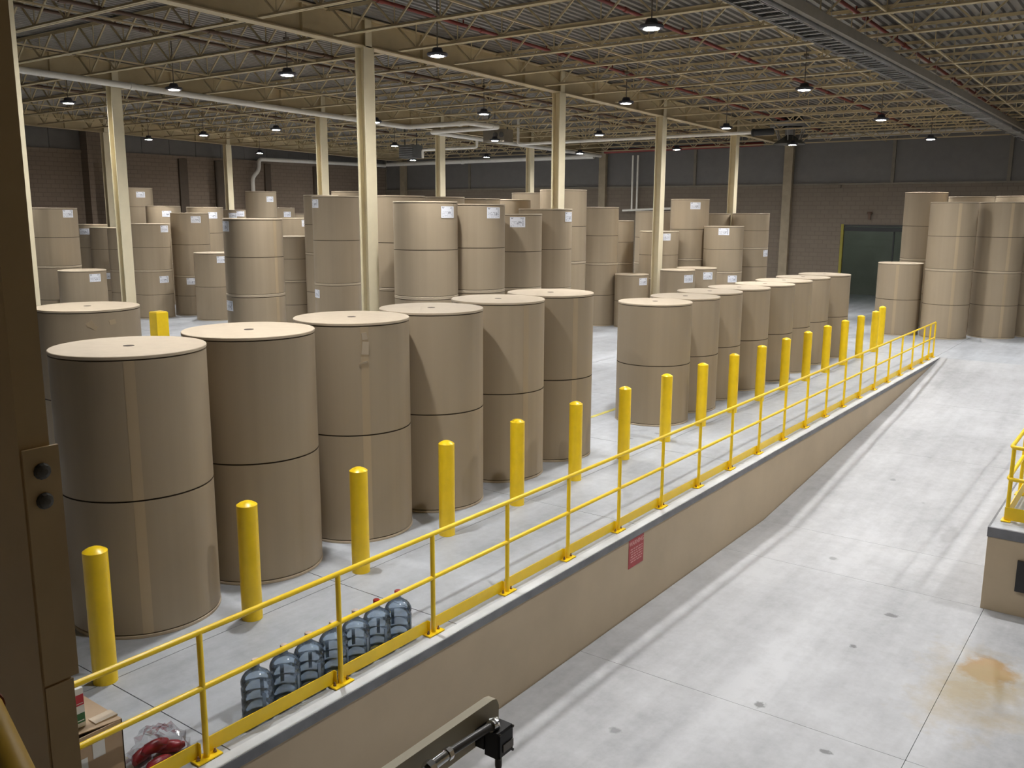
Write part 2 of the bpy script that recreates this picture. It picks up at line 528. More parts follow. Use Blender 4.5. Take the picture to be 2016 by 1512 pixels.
def make_floor():
    m = MB()
    m.box(BACK_X, WALL_X+6.2, -0.1, LEFT_Y+0.3, -0.3, -0.12)
    m.box(29.0, WALL_X+6.2, RIGHT_Y, -0.1, -0.3, -0.12)
    m.box(13.36, 29.0, RIGHT_Y, -4.02, -0.3, -0.12)
    fl = structure(m.build('floor', 'core_dark'))
    xs = [BACK_X, -1.6, 1.15, 3.9, 6.68, 10.5, 14.3, 18.1, 21.9, 25.7, 29.0, 33.3, 37.1, WALL_X+0.3]
    slabs(fl, xs, [-0.06, 1.71, 7.5, 13.3, 19.1, 24.9, 30.7, LEFT_Y+0.2], 'concrete')
    slabs(fl, [29.0, 33.3, 37.1, WALL_X+0.3], [RIGHT_Y, -9.5, -3.95, -0.06], 'concrete')
    slabs(fl, [13.32, 18.1, 23.5, 29.0], [RIGHT_Y, -9.5, -3.95], 'concrete')
    slabs(fl, [WALL_X+0.3, WALL_X+6.2], [1.7, 9.6], 'concrete')
    m = MB().box(15.1, 17.6, 3.83, 3.93, 0.0, 0.003)
    m.build('painted_line', 'yellow_line', fl)

    m = MB().box(BACK_X, 13.3, RIGHT_Y, -0.2, PIT-0.4, PIT-0.12)
    m.add([(x, y, z) for x, z in ((13.3, PIT-0.12), (15, PIT-0.12), (19.8, -0.9), (24, -0.58), (29.0, -0.12)) for y in (-3.95, -0.2)],
          [(0, 2, 3, 1), (2, 4, 5, 3), (4, 6, 7, 5), (6, 8, 9, 7)])
    rp = structure(m.build('ramp', 'core_dark'))
    slabs(rp, [BACK_X, 0.0, 4.5, 8.9, 13.3], [RIGHT_Y, -10.0, -4.0, -0.19], 'concrete_pit', lambda x: PIT, gap=0.003)
    slabs(rp, [13.3, 15.0, 19.8, 24.0, 29.0], [-3.95, -0.19], 'concrete_pit', ramp_z, gap=0.003)
    # retaining walls of the dock
    m = MB()
    m.box(BACK_X, 15.0, -0.18, -0.08, PIT-0.2, -0.08)
    for a, b in ((15.0, 19.8), (19.8, 24.0), (24.0, 29.0)):
        vs = [(x, y, z) for x in (a, b) for y in (-0.18, -0.08) for z in (ramp_z(x)-0.2, -0.08)]
        m.add(vs, [(0, 1, 3, 2), (4, 6, 7, 5), (0, 4, 5, 1), (2, 3, 7, 6), (1, 5, 7, 3), (0, 2, 6, 4)])
    wl = structure(m.build('wall_dock', 'beige_wall'))
    MB().box(BACK_X, 29.0, -0.19, -0.06, -0.085, -0.0).build('edge_angle', 'edge_steel', wl)
    MB().box(BACK_X, 28.98, -0.182, -0.062, 0.0, 0.006).build('curb_top', 'curb_lit', wl)
    m = MB().box(13.30, 13.40, RIGHT_Y, -3.95, PIT-0.2, -0.12)
    vs = [(x, y, z) for x in (13.4, 29.0) for y in (-4.05, -3.95) for z in ((PIT if x < 20 else -0.05)-0.2, -0.12)]
    m.box(13.40, 15.0, -4.05, -3.95, PIT-0.2, -0.12)
    for a, b in ((15.0, 19.8), (19.8, 24.0), (24.0, 29.0)):
        vs = [(x, y, z) for x in (a, b) for y in (-4.05, -3.95) for z in (min(ramp_z(x)-0.2, -0.14), -0.12)]
        m.add(vs, [(0, 1, 3, 2), (4, 6, 7, 5), (0, 4, 5, 1), (2, 3, 7, 6), (1, 5, 7, 3), (0, 2, 6, 4)])
    wr = structure(m.build('wall_dock', 'beige_wall'))
    MB().box(13.288, 13.33, RIGHT_Y, -3.94, -0.13, 0.004).build('edge_angle', 'edge_steel', wr)
    MB().box(13.33, 29.0, -3.962, -3.938, -0.13, 0.004).build('edge_angle', 'edge_steel', wr)
    d = MB().box(13.25, 13.3, -5.3, -4.34, -0.81, -0.38)
    d.build('bumper', 'black_plastic', wr)
make_floor()

def make_walls():
    top = 5.55
    # far wall with door opening
    m = MB()
    m.box(WALL_X, WALL_X+0.3, 7.3, LEFT_Y, -0.1, top)
    m.box(WALL_X, WALL_X+0.3, RIGHT_Y, 4.2, -0.1, top)
    m.box(WALL_X, WALL_X+0.3, 4.2, 7.3, 3.72, top)
    wf = structure(m.build('wall_far', 'brick_far'))
    ys = [RIGHT_Y, -8.5, -4.0, 0.6, 5.27, 9.86, 14.94, 20.45, 25.1, 29.77, 35.0, LEFT_Y]
    for a, b in zip(ys, ys[1:]):
        MB().box(WALL_X+0.06, WALL_X+0.3, a+0.01, b-0.01, top, 8.6).build('panel', 'panel_grey', wf)
        MB().box(WALL_X-0.02, WALL_X+0.06, b-0.07, b+0.07, top, 7.9).build('batten', 'batten', wf)
    MB().box(WALL_X-0.05, WALL_X+0.06, RIGHT_Y, LEFT_Y, top-0.02, top+0.06).build('ledge', 'batten', wf)
    MB().box(WALL_X-0.1, WALL_X, 7.5, 8.6, top-0.16, top-0.02).build('bracket', 'brick_far', wf)
    for y in (10.1, 20.4, 35.2):
        MB().box(WALL_X-0.22, WALL_X, y-0.3, y+0.12, -0.1, 7.95).build('pilaster_or_recess', 'pilaster_beige', wf)
    # left wall
    tl = 7.0
    m = MB().box(BACK_X, WALL_X, LEFT_Y, LEFT_Y+0.3, -0.1, tl)
    wl = structure(m.build('wall_left', 'brick_left'))
    x = BACK_X
    while x < WALL_X-0.1:
        x1 = min(x+1.55, WALL_X)
        MB().box(x+0.01, x1-0.01, LEFT_Y+0.05, LEFT_Y+0.3, tl, 9.2).build('panel', 'panel_grey', wl)
        x = x1
    MB().box(BACK_X, WALL_X, LEFT_Y-0.06, LEFT_Y+0.05, tl-0.12, tl).build('ledge', 'brick_left', wl)
    MB().box(23.34, 24.5, LEFT_Y-0.6, LEFT_Y, -0.1, 8.0).build('pilaster_or_recess', 'brick_left', wl)
    for x0, x1 in ((28.5, 28.98), (30.7, 31.2), (34.0, 34.4), (37.6, 38.2)):
        MB().box(x0, x1, LEFT_Y-0.12, LEFT_Y, -0.1, tl-0.15).build('pilaster_or_recess', 'recess_shade', wl)  # dark strips standing in for shaded recesses, shade put into their colour
    structure(MB().box(BACK_X, WALL_X, RIGHT_Y-0.3, RIGHT_Y, PIT-0.3, 9.0).build('wall_right', 'beige_wall'))
    structure(MB().box(BACK_X-0.3, BACK_X, RIGHT_Y-0.3, LEFT_Y+0.3, PIT-0.3, 9.2).build('wall_back', 'beige_wall'))
    # doorway
    d = structure(empty('door_1', (WALL_X, 5.75, 0)))
    m = MB().box(-0.04, 0.06, 1.5, 1.62, 0, 3.74)
    m.build('jamb', 'door_yellow', d)
    MB().box(-0.02, 0.12, -1.55, 1.55, 3.64, 3.72).build('header_track', 'door_dark', d)
    MB().box(0.02, 0.2, -1.55, 1.5, 3.42, 3.6).build('curtain_drum', 'door_dark', d)
    MB().box(0.25, 0.31, -0.72, -0.66, 0, 3.45).build('guide_post', 'door_dark', d)
    # room behind the doorway
    m = MB()
    X1 = WALL_X+6.0
    m.box(X1, X1+0.2, 1.6, 9.7, -0.1, 4.6)
    m.box(WALL_X+0.3, X1, 9.5, 9.7, -0.1, 4.6)
    m.box(WALL_X+0.3, X1, 1.6, 1.8, -0.1, 4.6)
    m.box(WALL_X+0.3, X1, 1.6, 9.7, 4.4, 4.6)
    m.box(X1-0.08, X1, 1.8, 9.5, 2.55, 2.9)
    structure(m.build('wall_passage', 'inner_room'))
    e = empty('added_fill_lamp', (WALL_X+0.32, 7.9, 4.05))  # unseen lamp, added to brighten the passage
    tag(e, 'small unseen fill lamp added inside the passage behind the far doorway', 'lamp')
    MB().box(-0.02, 0.06, -0.14, 0.14, -0.09, 0.09).build('housing', 'lamp_black', e)
    MB().box(0.06, 0.08, -0.11, 0.11, -0.06, 0.06).build('lens', 'passage_fill_lens', e)
make_walls()

JX = [18.48+2.03*k for k in range(-8, 13)]
GIRD = [-5.2, 10.0, 20.5, 35.14]

def make_ceiling():
    # corrugated deck, flutes along X
    m = MB()
    y, p = RIGHT_Y, 0.2
    rows = []
    while y < LEFT_Y+0.3:
        rows += [(y, 0.0), (y+0.085, 0.0), (y+0.105, 0.055), (y+0.18, 0.055)]
        y += p
    X0, X1 = BACK_X-0.3, WALL_X+0.3
    vs, fs = [], []
    for (yy, dz) in rows:
        vs += [(X0, yy, 8.53+dz+rz(X0)), (X1, yy, 8.53+dz+rz(X1))]
    for i in range(len(rows)-1):
        fs.append((2*i, 2*i+1, 2*i+3, 2*i+2))
    m.add(vs, fs)
    ce = structure(m.build('ceiling', 'deck_metal'))
    # joists: one shared mesh for each span
    for (y0, y1) in zip(GIRD, GIRD[1:]):
        L = (y1-y0)-0.32
        m = MB()
        h = 0.60
        for dx in (-0.04, 0.04):
            m.box(dx-0.03, dx+0.03, 0.1, L-0.1, 0.0, 0.012)          # bottom chord: two angles
            m.box(dx-0.004, dx+0.004, 0.1, L-0.1, 0.012, 0.05)
            m.box(dx-0.026, dx+0.026, -0.12, L+0.12, h-0.012, h)       # top chord
            m.box(dx-0.004, dx+0.004, -0.12, L+0.12, h-0.055, h-0.012)
        n = max(4, round(L/1.22))
        st = L/n
        for k in range(n):
            a, b = k*st, (k+1)*st
            m.bar((0, a+0.02, h-0.03), (0, (a+b)/2, 0.02), 0.036, up=(1, 0, 0))
            m.bar((0, (a+b)/2, 0.02), (0, b-0.02, h-0.03), 0.036, up=(1, 0, 0))
            m.bar((0, (a+b)/2, 0.03), (0, (a+b)/2, h-0.03), 0.02, up=(1, 0, 0))
        me = m.mesh('joist', 'joist_paint')
        for x in JX:
            link('joist', me, ce, (x, y0+0.16, 7.91+rz(x)))
    # girders
    for gy in GIRD:
        X0, X1 = BACK_X, WALL_X
        m = MB()
        def sl(y0, y1, za, zb):
            vs = [(x, y, z+rz(x)) for z in (za, zb) for y in (y0, y1) for x in (X0, X1)]
            m.add(vs, [(0, 2, 3, 1), (4, 5, 7, 6), (0, 1, 5, 4), (2, 6, 7, 3), (0, 4, 6, 2), (1, 3, 7, 5)])
        sl(gy-0.14, gy+0.14, 7.87, 7.895)
        sl(gy-0.008, gy+0.008, 7.895, 8.475)
        sl(gy-0.14, gy+0.14, 8.475, 8.5)
        for x in [c+0.165+o for c in (-0.8, 7.28, 15.38, 23.49, 30.19, 36.88) for o in (-1.9, 1.9)]:
            z = rz(x)
            m.box(x-0.006, x+0.006, gy-0.1, gy+0.1, 7.895+z, 8.475+z)
        m.build('girder', 'joist_paint', ce)
    # bridging lines between joists
    for (yy, zz) in ((5.65, 7.93), (-0.7, 7.93), (12.6, 7.93), (17.0, 7.93), (24.0, 7.93), (28.2, 7.93), (32.0, 7.93), (2.4, 8.42), (14.8, 8.42), (26.2, 8.42)):
        X0, X1 = 2.5, WALL_X
        m = MB()
        vs = [(x, y, z+rz(x)) for z in (zz, zz+0.035) for y in (yy-0.02, yy+0.02) for x in (X0, X1)]
        m.add(vs, [(0, 2, 3, 1), (4, 5, 7, 6), (0, 1, 5, 4), (2, 6, 7, 3), (0, 4, 6, 2), (1, 3, 7, 5)])
        m.build('bridging', 'joist_paint', ce)
    return ce
CEIL = make_ceiling()

def make_columns():
    def column(x, y, label, top):
        e = empty('steel_column', (x, y, 0))
        tag(e, label, 'column', 'cream steel columns')
        m = MB()
        w, d, t = 0.33, 0.28, 0.022
        m.box(0, w, 0, t, 0.02, top)
        m.box(0, w, d-t, d, 0.02, top)
        m.box(w/2-0.01, w/2+0.01, t, d-t, 0.02, top)
        m.build('shaft', 'cream_paint', e)
        m = MB().box(-0.08, w+0.08, -0.08, d+0.08, 0.0, 0.02)
        m.build('base_plate', 'cream_paint', e)
        m = MB().box(w/2-0.1, w/2+0.1, 0.0, t, top, top+0.62)
        m.build('splice_plate', 'cream_paint', e)
    names = {
        (7.28, 9.86): 'cream steel column half hidden behind the dark post at the left edge',
        (15.38, 9.86): 'tallest cream steel column, left of centre behind the front rolls',
        (23.49, 9.86): 'cream steel column right of centre, standing behind the broad roll with a scuffed wrap',
        (30.19, 9.86): 'cream steel column behind the gap left of the farther front row',
        (36.88, 9.86): 'farthest cream steel column of the near line, left of the dark doorway',
        (15.38, 20.36): 'cream steel column left, rising beside the yellow guard post',
        (23.49, 20.36): 'cream steel column just left of the tallest one, in the second line',
        (30.19, 20.36): 'thin cream column in the second line, under the white pipe loop',
        (36.88, 20.36): 'thin cream column in the second line, farthest right one',
        (23.49, 35.0): 'lit strip of cream column close behind the left column by the brick wall',
        (30.19, 35.0): 'slim bright cream column against the left brick wall',
    }
    for (x, y), lb in names.items():
        column(x, y, lb, 7.87+rz(x+0.165))
make_columns()

# ------------------------------------------------------------------ lamps
def lamp_proto():
    e = empty('high_bay_light')
    m = MB().lathe([(0.012, 0.16), (0.012, 1.245)], 8)
    m.box(-0.05, 0.05, -0.05, 0.05, 0.80, 0.86)
    m.build('rod', 'lamp_rod', e)
    m = MB().lathe([(0.145, 0.004), (0.20, 0.012), (0.22, 0.045), (0.205, 0.07), (0.12, 0.09), (0.10, 0.15), (0.09, 0.17), (0.0, 0.17)], 24)
    m.build('housing', 'lamp_black', e, smooth=40)
    m = MB().lathe([(0.0, 0.0), (0.138, 0.0), (0.138, 0.004), (0.0, 0.004)], 8, rot=pi/8)
    # keep it a thin octagonal pane facing down
    m.build('lens', 'lamp_lens', e)
    return e

def copy_tree(o, parent=None):
    c = o.copy()
    COL.objects.link(c)
    if parent is not None:
        c.parent = parent
    for ch in list(o.children):
        copy_tree(ch, c)
    return c

ORD = ['first', 'second', 'third', 'fourth', 'fifth', 'sixth', 'seventh', 'eighth', 'ninth', 'tenth', 'eleventh', 'twelfth', 'thirteenth', 'fourteenth', 'fifteenth', 'sixteenth', 'seventeenth', 'eighteenth', 'nineteenth', 'twentieth', 'twenty-first', 'twenty-second', 'twenty-third', 'twenty-fourth']

def make_lamps():
    proto = lamp_proto()
    used = False
    rows = [
        (6.7, None, [-2.7, 2.25, 7.3]),
        (14.76, 'the nearest row under the ceiling', [2.22, 7.12, 11.77, 16.3, 21.66]),
        (22.9, 'the second row of lamps', [2.29, 7.27, 12.28, 16.96, 22.13, 26.59, 30.44]),
        (30.0, 'the third row of lamps', [2.3, 7.36, 12.38, 17.28, 22.83, 27.4, 32.06]),
        (36.9, 'the farthest row of lamps', [2.31, 7.48, 12.59, 17.55, 23.08, 28.06, 31.75]),
    ]
    extra = [(14.76, -2.7), (14.76, -7.7), (14.76, 26.8), (22.9, -2.7), (22.9, -7.7), (30.0, -2.7), (36.9, -2.7)]
    def put(x, y, label, group):
        nonlocal used
        o = proto if not used else copy_tree(proto)
        used = True
        o.location = (x, y, 7.3+rz(x))
        tag(o, label, 'lamp', group)
    for x, nm, ys in rows:
        for i, y in enumerate(ys):
            if nm:
                put(x, y, 'black high-bay lamp, %s from the right in %s' % (ORD[i], nm), 'high-bay lamps on rods')
            else:
                put(x, y, 'black high-bay lamp hanging beyond the frame', 'high-bay lamps beyond the frame')
    for x, y in extra:
        put(x, y, 'black high-bay lamp hanging beyond the frame', 'high-bay lamps beyond the frame')
make_lamps()

def make_back_fill():
    e = empty('added_fill_lamp', (BACK_X+0.0, -1.5, 4.2))  # added lamp out of view, lifts the dark side of the steel post
    tag(e, 'unseen fill lamp added on the wall behind the viewer', 'lamp')
    MB().box(0.0, 0.06, -0.14, 0.14, -0.09, 0.09).build('housing', 'lamp_black', e)
    MB().box(0.06, 0.08, -0.11, 0.11, -0.06, 0.06).build('lens', 'back_fill_lens', e)
make_back_fill()

# ------------------------------------------------------------------ paper rolls
CAM = Vector((0, -5.6454, 4.1654))
MCACHE = {}
def roll_meshes(R, h, n):
    k = (R, h, n)
    if k in MCACHE:
        return MCACHE[k]
    c = 0.034
    # wrapper: bottom groove, lower sheet, mid groove, upper sheet, top groove
    zm = h/2
    prof = [(R-0.026, c-0.002), (R-0.026, c+0.011), (R-0.004, c+0.013), (R-0.004, zm-0.008), (R-0.018, zm-0.007), (R-0.018, zm+0.007), (R-0.004, zm+0.008),
            (R-0.004, h-c-0.013), (R-0.026, h-c-0.011), (R-0.026, h-c+0.002)]
    mis = [1, 0, 0, 1, 1, 1, 0, 0, 1]
    wrapper = MB().lathe(prof, n, mis=mis).mesh('wrapper', ['kraft', 'seam_dark'], 25)
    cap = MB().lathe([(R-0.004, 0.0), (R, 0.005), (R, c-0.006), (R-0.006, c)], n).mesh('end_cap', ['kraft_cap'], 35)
    core = MB().lathe([(0.055, 0.0), (0.055, 0.003), (0.0, 0.003)], 16).mesh('core_plug', ['core_dark'], None)
    MCACHE[k] = (wrapper, cap, core, c)
    return MCACHE[k]

def label_mesh(R, w=0.40, h=0.26, n=6):
    k = ('label', R, w, h)
    if k in MCACHE:
        return MCACHE[k]
    vs, fs, uvs = [], [], []
    for layer, r in enumerate((R+0.0005, R+0.003)):
        for i in range(n+1):
            a = (i/n-0.5)*w/R
            for zz in (-h/2, h/2):
                vs.append((r*cos(a), r*sin(a), zz))
                uvs.append((i/n, 0.0 if zz < 0 else 1.0))
    M = 2*(n+1)
    for i in range(n):
        fs.append((M+2*i, M+2*i+2, M+2*i+3, M+2*i+1))
        fs.append((2*i+1, 2*i+3, 2*i+2, 2*i))
        fs.append((2*i, 2*i+2, M+2*i+2, M+2*i))
        fs.append((2*i+1, M+2*i+1, M+2*i+3, 2*i+3))
    fs.append((0, M, M+1, 1)); fs.append((2*n, 2*n+1, M+2*n+1, M+2*n))
    me = bpy.data.meshes.new('label')
    me.from_pydata(vs, [], fs)
    ul = me.uv_layers.new(name='UVMap')
    for lp in me.loops:
        ul.data[lp.index].uv = uvs[lp.vertex_index]
    me.materials.append(MATS['label_print'])
    me.update()
    MCACHE[k] = me
    return me

def strip_mesh(R, z0, z1, w, torn=False):
    n = 4
    m = MB()
    vs, fs = [], []
    for layer, r in enumerate((R-0.006, R-0.002)):
        for i in range(n+1):
            a = (i/n-0.5)*w/R
            for zz in (z0, z1):
                vs.append((r*cos(a), r*sin(a), zz))
    M = 2*(n+1)
    for i in range(n):
        fs.append((M+2*i, M+2*i+2, M+2*i+3, M+2*i+1))
        fs.append((2*i, 2*i+2, M+2*i+2, M+2*i)); fs.append((2*i+1, M+2*i+1, M+2*i+3, 2*i+3))
    fs.append((0, M, M+1, 1)); fs.append((2*n, 2*n+1, M+2*n+1, M+2*n))
    return m.add(vs, fs)

def paper_roll(x, y, z, R, h, label, group, near=False, labs=(), strip=None):
    n = 112 if near else 64
    wr, cap, core, c = roll_meshes(R, h, n)
    e = empty('paper_roll', (x, y, z))
    tag(e, label, 'paper roll', group)
    link('wrapper', wr, e)
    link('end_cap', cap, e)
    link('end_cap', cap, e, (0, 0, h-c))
    if near:
        link('core_plug', core, e, (0, 0, h-0.001))
    for (a, dz) in labs:
        link('label', label_mesh(R), e, (0, 0, dz), a)
    if strip is not None:
        o = strip_mesh(R, 0.046, h/2-0.008, 0.10).build('tape_strip', 'kraft_tape', e, smooth=40)
        o.rotation_euler = (0, 0, strip)
        o = strip_mesh(R, h/2+0.008, h-0.046, 0.10).build('tape_strip', 'kraft_tape', e, smooth=40)
        o.rotation_euler = (0, 0, strip)
    return e

FRONT = [
    (5.0, 2.83, 2.83, -2.12, 'largest kraft paper roll, nearest one, behind the first two bollards'),
    (6.57, 2.95, 2.83, None, 'kraft paper roll second from the left in the front row, no tape strip'),
    (8.21, 2.97, 2.83, -2.13, 'kraft paper roll in front of the tallest column, torn tape near its rim'),
    (9.74, 2.94, 2.83, None, 'kraft paper roll fourth from the left in the front row'),
    (11.47, 3.05, 2.83, -1.87, 'kraft paper roll fifth from the left in the front row, with pale tape'),
    (12.98, 3.06, 2.83, -1.95, 'kraft paper roll ending the nearer front row, beside the bare floor gap'),
    (16.44, 2.83, 2.43, None, 'kraft paper roll starting the farther front row, beside the bare floor gap'),
    (17.95, 2.89, 2.43, None, 'kraft paper roll second in the farther front row'),
    (19.5, 3.02, 2.43, None, 'kraft paper roll third in the farther front row, its top in shade'),
    (21.0, 2.93, 2.43, None, 'kraft paper roll fourth in the farther front row'),
    (22.51, 2.86, 2.43, None, 'kraft paper roll fifth in the farther front row'),
    (24.05, 2.92, 2.43, None, 'kraft paper roll sixth in the farther front row'),
    (25.7, 2.96, 2.43, None, 'kraft paper roll seventh in the farther front row'),
    (27.37, 2.88, 2.43, None, 'kraft paper roll ending the farther front row, nearest the dark doorway'),
]
for x, y, h, st, lb in FRONT:
    e = paper_roll(x, y, 0, 0.745, h, lb, 'single rolls in the front row along the bollards', True, (), st)
    if 'torn tape' in lb:                # peeling tape ends near the rim
        for k, (da, z, w_, h_, tl) in enumerate(((0.0, 2.67, 0.07, 0.09, 0.25), (0.01, 2.52, 0.09, 0.16, -0.2), (-0.03, 2.34, 0.12, 0.025, 0.3))):
            a = st+da
            m = MB().add([(0.0, -w_/2, -h_/2), (0.0, w_/2, -h_/2), (0.006, w_*0.4, h_/2), (0.006, -w_/2, h_/2), (0.004, -w_/2, -h_/2), (0.004, w_/2, -h_/2), (0.012, w_*0.4, h_/2), (0.012, -w_/2, h_/2)],
                         [(3, 2, 1, 0), (4, 5, 6, 7), (0, 1, 5, 4), (1, 2, 6, 5), (2, 3, 7, 6), (3, 0, 4, 7)])
            o = m.build('torn_tab', 'kraft_cap', e, (0.742*cos(a), 0.742*sin(a), z))
            o.rotation_euler = (tl*0.5, 0, a)
f0 = paper_roll(7.37, 7.92, 0, 0.75, 2.72, 'kraft paper roll behind the nearest one, beside the yellow guard post', 'single rolls away from the front row', True)
# torn paper tabs near its rim
for a, dz, rr in ((-2.05, 2.52, 0.5), (-1.98, 2.47, -0.6), (-1.62, 2.53, 0.2)):
    m = MB().box(-0.002, 0.004, -0.05, 0.05, -0.035, 0.035)
    o = m.build('torn_tab', 'kraft_tape', f0, (0.748*cos(a), 0.748*sin(a), dz))
    o.rotation_euler = (rr, 0, a)
# stacks: x, y, R, levels, labels (level, angle, height), strip angle, where it stands
STACKS = [
    (16.34, 26.15, .75, [0, 2.26, 4.27], [(1, -1.4, 1.81)], None, 'the stack at the far left edge, beside the bright column strip'),
    (16.16, 24.26, .75, [0, 2.21], [(0, -1.52, 1.97)], None, 'low single roll standing before the far left stack'),
    (21.48, 33.24, .75, [0, 1.59, 3.6], [(1, -2.33, 1.7)], None, 'the shaded stack just right of the far left one'),
    (21.5, 31.71, .75, [0, 1.65, 3.48], [(0, -2.26, 1.45)], None, 'the plain stack two places right of the far left one'),
    (20.97, 29.41, .75, [0, 1.77, 3.5], [], None, 'the stack half hidden behind the left column'),
    (20.7, 27.31, .75, [0, 1.87, 3.69], [(1, -1.32, 1.62), (0, -1.55, 1.53)], None, 'the stack right of the left column, label on both rolls'),
    (24.42, 34.2, .75, [0, 1.86, 3.51, 5.23], [(2, -1.83, 1.41)], None, 'the tall stack rising beside the left column at the brick wall'),
    (24.17, 31.67, .75, [0, 1.84, 4.41], [(1, -1.96, 2.22)], None, 'the stack peeping between the tall left one and the dark stack'),
    (22.36, 27.07, .75, [0, 1.59, 4.11], [(1, -1.85, 2.26), (0, -2.25, 1.39)], None, 'the dark shaded stack left of the short roll'),
    (23.89, 28.19, .75, [0, 2.19, 4.35], [(1, -1.75, 1.82)], None, 'the lit stack behind the short roll'),
    (21.82, 24.85, .75, [0, 2.6], [(0, -1.79, 2.35)], None, 'short single roll on the pale floor left of the taped stack'),
    (15.2, 13.87, .75, [0, 2.05, 4.0], [(1, -3.39, 1.75), (0, -3.39, 1.78)], -1.43, 'the taped stack with labels on its left edge'),
    (29.7, 33.84, .75, [0, 2.05, 4.26], [(1, -2.4, 1.93), (1, -1.87, 2.01)], None, 'the two-label stack below the slim wall column'),
    (29.4, 31.38, .75, [0, 2.62, 5.15], [(1, -1.61, 2.16)], None, 'the tall bright stack under the bent white wall pipe'),
    (31.2, 32.17, .75, [0, 2.18, 4.38], [(1, -1.74, 1.87)], None, 'the shaded stack right of the one under the wall pipe'),
    (34.0, 34.3, .70, [0, 2.02, 4.07], [], None, 'the distant stack against the corner of the brick wall'),
    (24.84, 23.27, .75, [0, 2.12, 3.93], [(1, -1.91, 1.61)], None, 'the stack seen above the unlabelled one right of the taped stack'),
    (22.23, 20.66, .75, [0, 1.7, 3.3], [], None, 'the unlabelled stack right of the taped one'),
    (20.45, 16.4, .75, [0, 1.9, 4.67], [(1, -3.38, 2.53), (0, -3.49, 1.59)], None, 'the tall stack just left of the tallest column'),
    (22.46, 19.31, .62, [0, 2.71, 4.76], [], None, 'the narrow stack peeping left of the stack by the tallest column'),
    (25.93, 21.44, .75, [0, 2.94, 4.98], [], None, 'the far stack rising behind the one by the tallest column'),
    (17.48, 10.93, .75, [0, 2.23, 4.59], [], None, 'the grey shaded stack just right of the tallest column'),
    (16.03, 8.63, .75, [0, 2.24, 4.42], [(1, -1.66, 1.94)], None, 'the wide centre stack, nearest of the tall ones'),
    (17.6, 8.43, .75, [0, 2.3, 4.38], [(1, -1.79, 1.87)], None, 'the stack directly right of the wide centre one'),
    (19.57, 8.68, .75, [0, 2.22, 4.15], [(1, -2.37, 1.72)], None, 'the centre stack with a label at its dark left side'),
    (21.23, 8.80, .75, [0, 2.1, 4.29], [(1, -1.47, 1.97)], None, 'the scuffed stack in front of the right centre column'),
    (20.54, 12.11, .75, [0, 2.41, 4.62], [], None, 'the stack whose rim shows behind the wide centre one'),
    (22.46, 12.25, .75, [0, 2.31, 4.6], [], None, 'the stack whose dark rim shows behind the second centre one'),
    (24.3, 12.38, .75, [0, 2.21, 4.6], [], None, 'the lit stack behind the roll with the dark-side label'),
    (26.45, 12.88, .75, [0, 2.78, 4.86], [], None, 'the tall stack left of the right centre column, far back'),
    (24.65, 10.44, .75, [0, 2.64, 4.9], [], None, 'the tall unlabelled stack right of the right centre column'),
    (29.79, 12.19, .75, [0, 2.32, 4.4], [], None, 'the unlabelled stack above the bare floor gap'),
    (31.74, 12.6, .75, [0, 2.24, 3.9], [], None, 'the dim stack below the twin wall pipes'),
    (34.72, 12.48, .75, [0, 2.13, 4.27], [], None, 'the dim stack behind the column by the farther front row'),
    (31.66, 10.6, .75, [0, 1.75, 3.52], [(1, -2.34, 1.56)], None, 'the stack crossed by the column at the farther front row'),
    (33.37, 10.18, .75, [0, 2.42, 4.74], [(1, -2.41, 2.06)], None, 'the tallest dark stack left of the farthest column'),
    (35.89, 8.67, .75, [0, 1.34, 2.82, 4.21], [(1, -1.64, 1.28)], None, 'the pale three-high stack right of the farthest column'),
    (35.5, 10.15, .72, [0, 1.24, 2.77, 4.2], [], None, 'the pale three-high stack left of the farthest column'),
    (33.17, 8.63, .75, [0, 1.99, 3.72], [(1, -2.73, 1.53), (0, -2.16, 1.75)], None, 'the labelled stack below the farthest column'),
    (29.95, 10.80, .63, [0, 1.96], [(0, -1.87, 1.71)], None, 'small single roll left of the column at the bare floor gap'),
    (28.7, 8.33, .60, [0, 2.28], [(0, -1.97, 2.0)], None, 'small single roll right of the column at the bare floor gap'),
    (30.6, 8.5, .72, [0, 2.26], [(0, -2.1, 2.0)], None, 'single labelled roll between the small roll and the labelled stack'),
    (34.15, 2.34, .75, [0, 2.51], [], -3.03, 'low single roll left of the right hand stacks'),
    (37.27, 2.36, .75, [0, 2.52, 5.01], [], None, 'the brightest stack at the right, next to the doorway'),
    (34.13, 0.77, .75, [0, 2.34, 4.61], [], -2.7, 'the right hand stack behind the end of the railing'),
    (35.34, -0.55, .75, [0, 2.27, 4.62], [], -2.61, 'the stack nearest the right edge of the picture'),
    (36.64, 0.7, .75, [0, 2.46, 4.83], [], None, 'the stack behind the one at the railing end'),
    (38.24, -0.58, .75, [0, 2.44, 4.87], [], None, 'the stack behind the one nearest the right edge'),
    (36.4, -1.72, .75, [0, 2.22, 4.59], [], None, 'the stack cut off by the right edge'),
]
for (x, y, R, lev, labs, st, where) in STACKS:
    n = len(lev)-1
    for i in range(n):
        lb = where if n == 1 else '%s kraft roll of %s' % ((['lower', 'upper'] if n == 2 else ['bottom', 'middle', 'top'])[i], where)
        if n == 1:
            lb = where.replace('single roll', 'single kraft paper roll').replace('single labelled roll', 'single labelled kraft roll')
        paper_roll(x, y, lev[i], R, lev[i+1]-lev[i], lb, 'rolls stacked one on another' if n > 1 else 'single rolls away from the front row',
                   False, [(a, dz) for (k, a, dz) in labs if k == i], st)

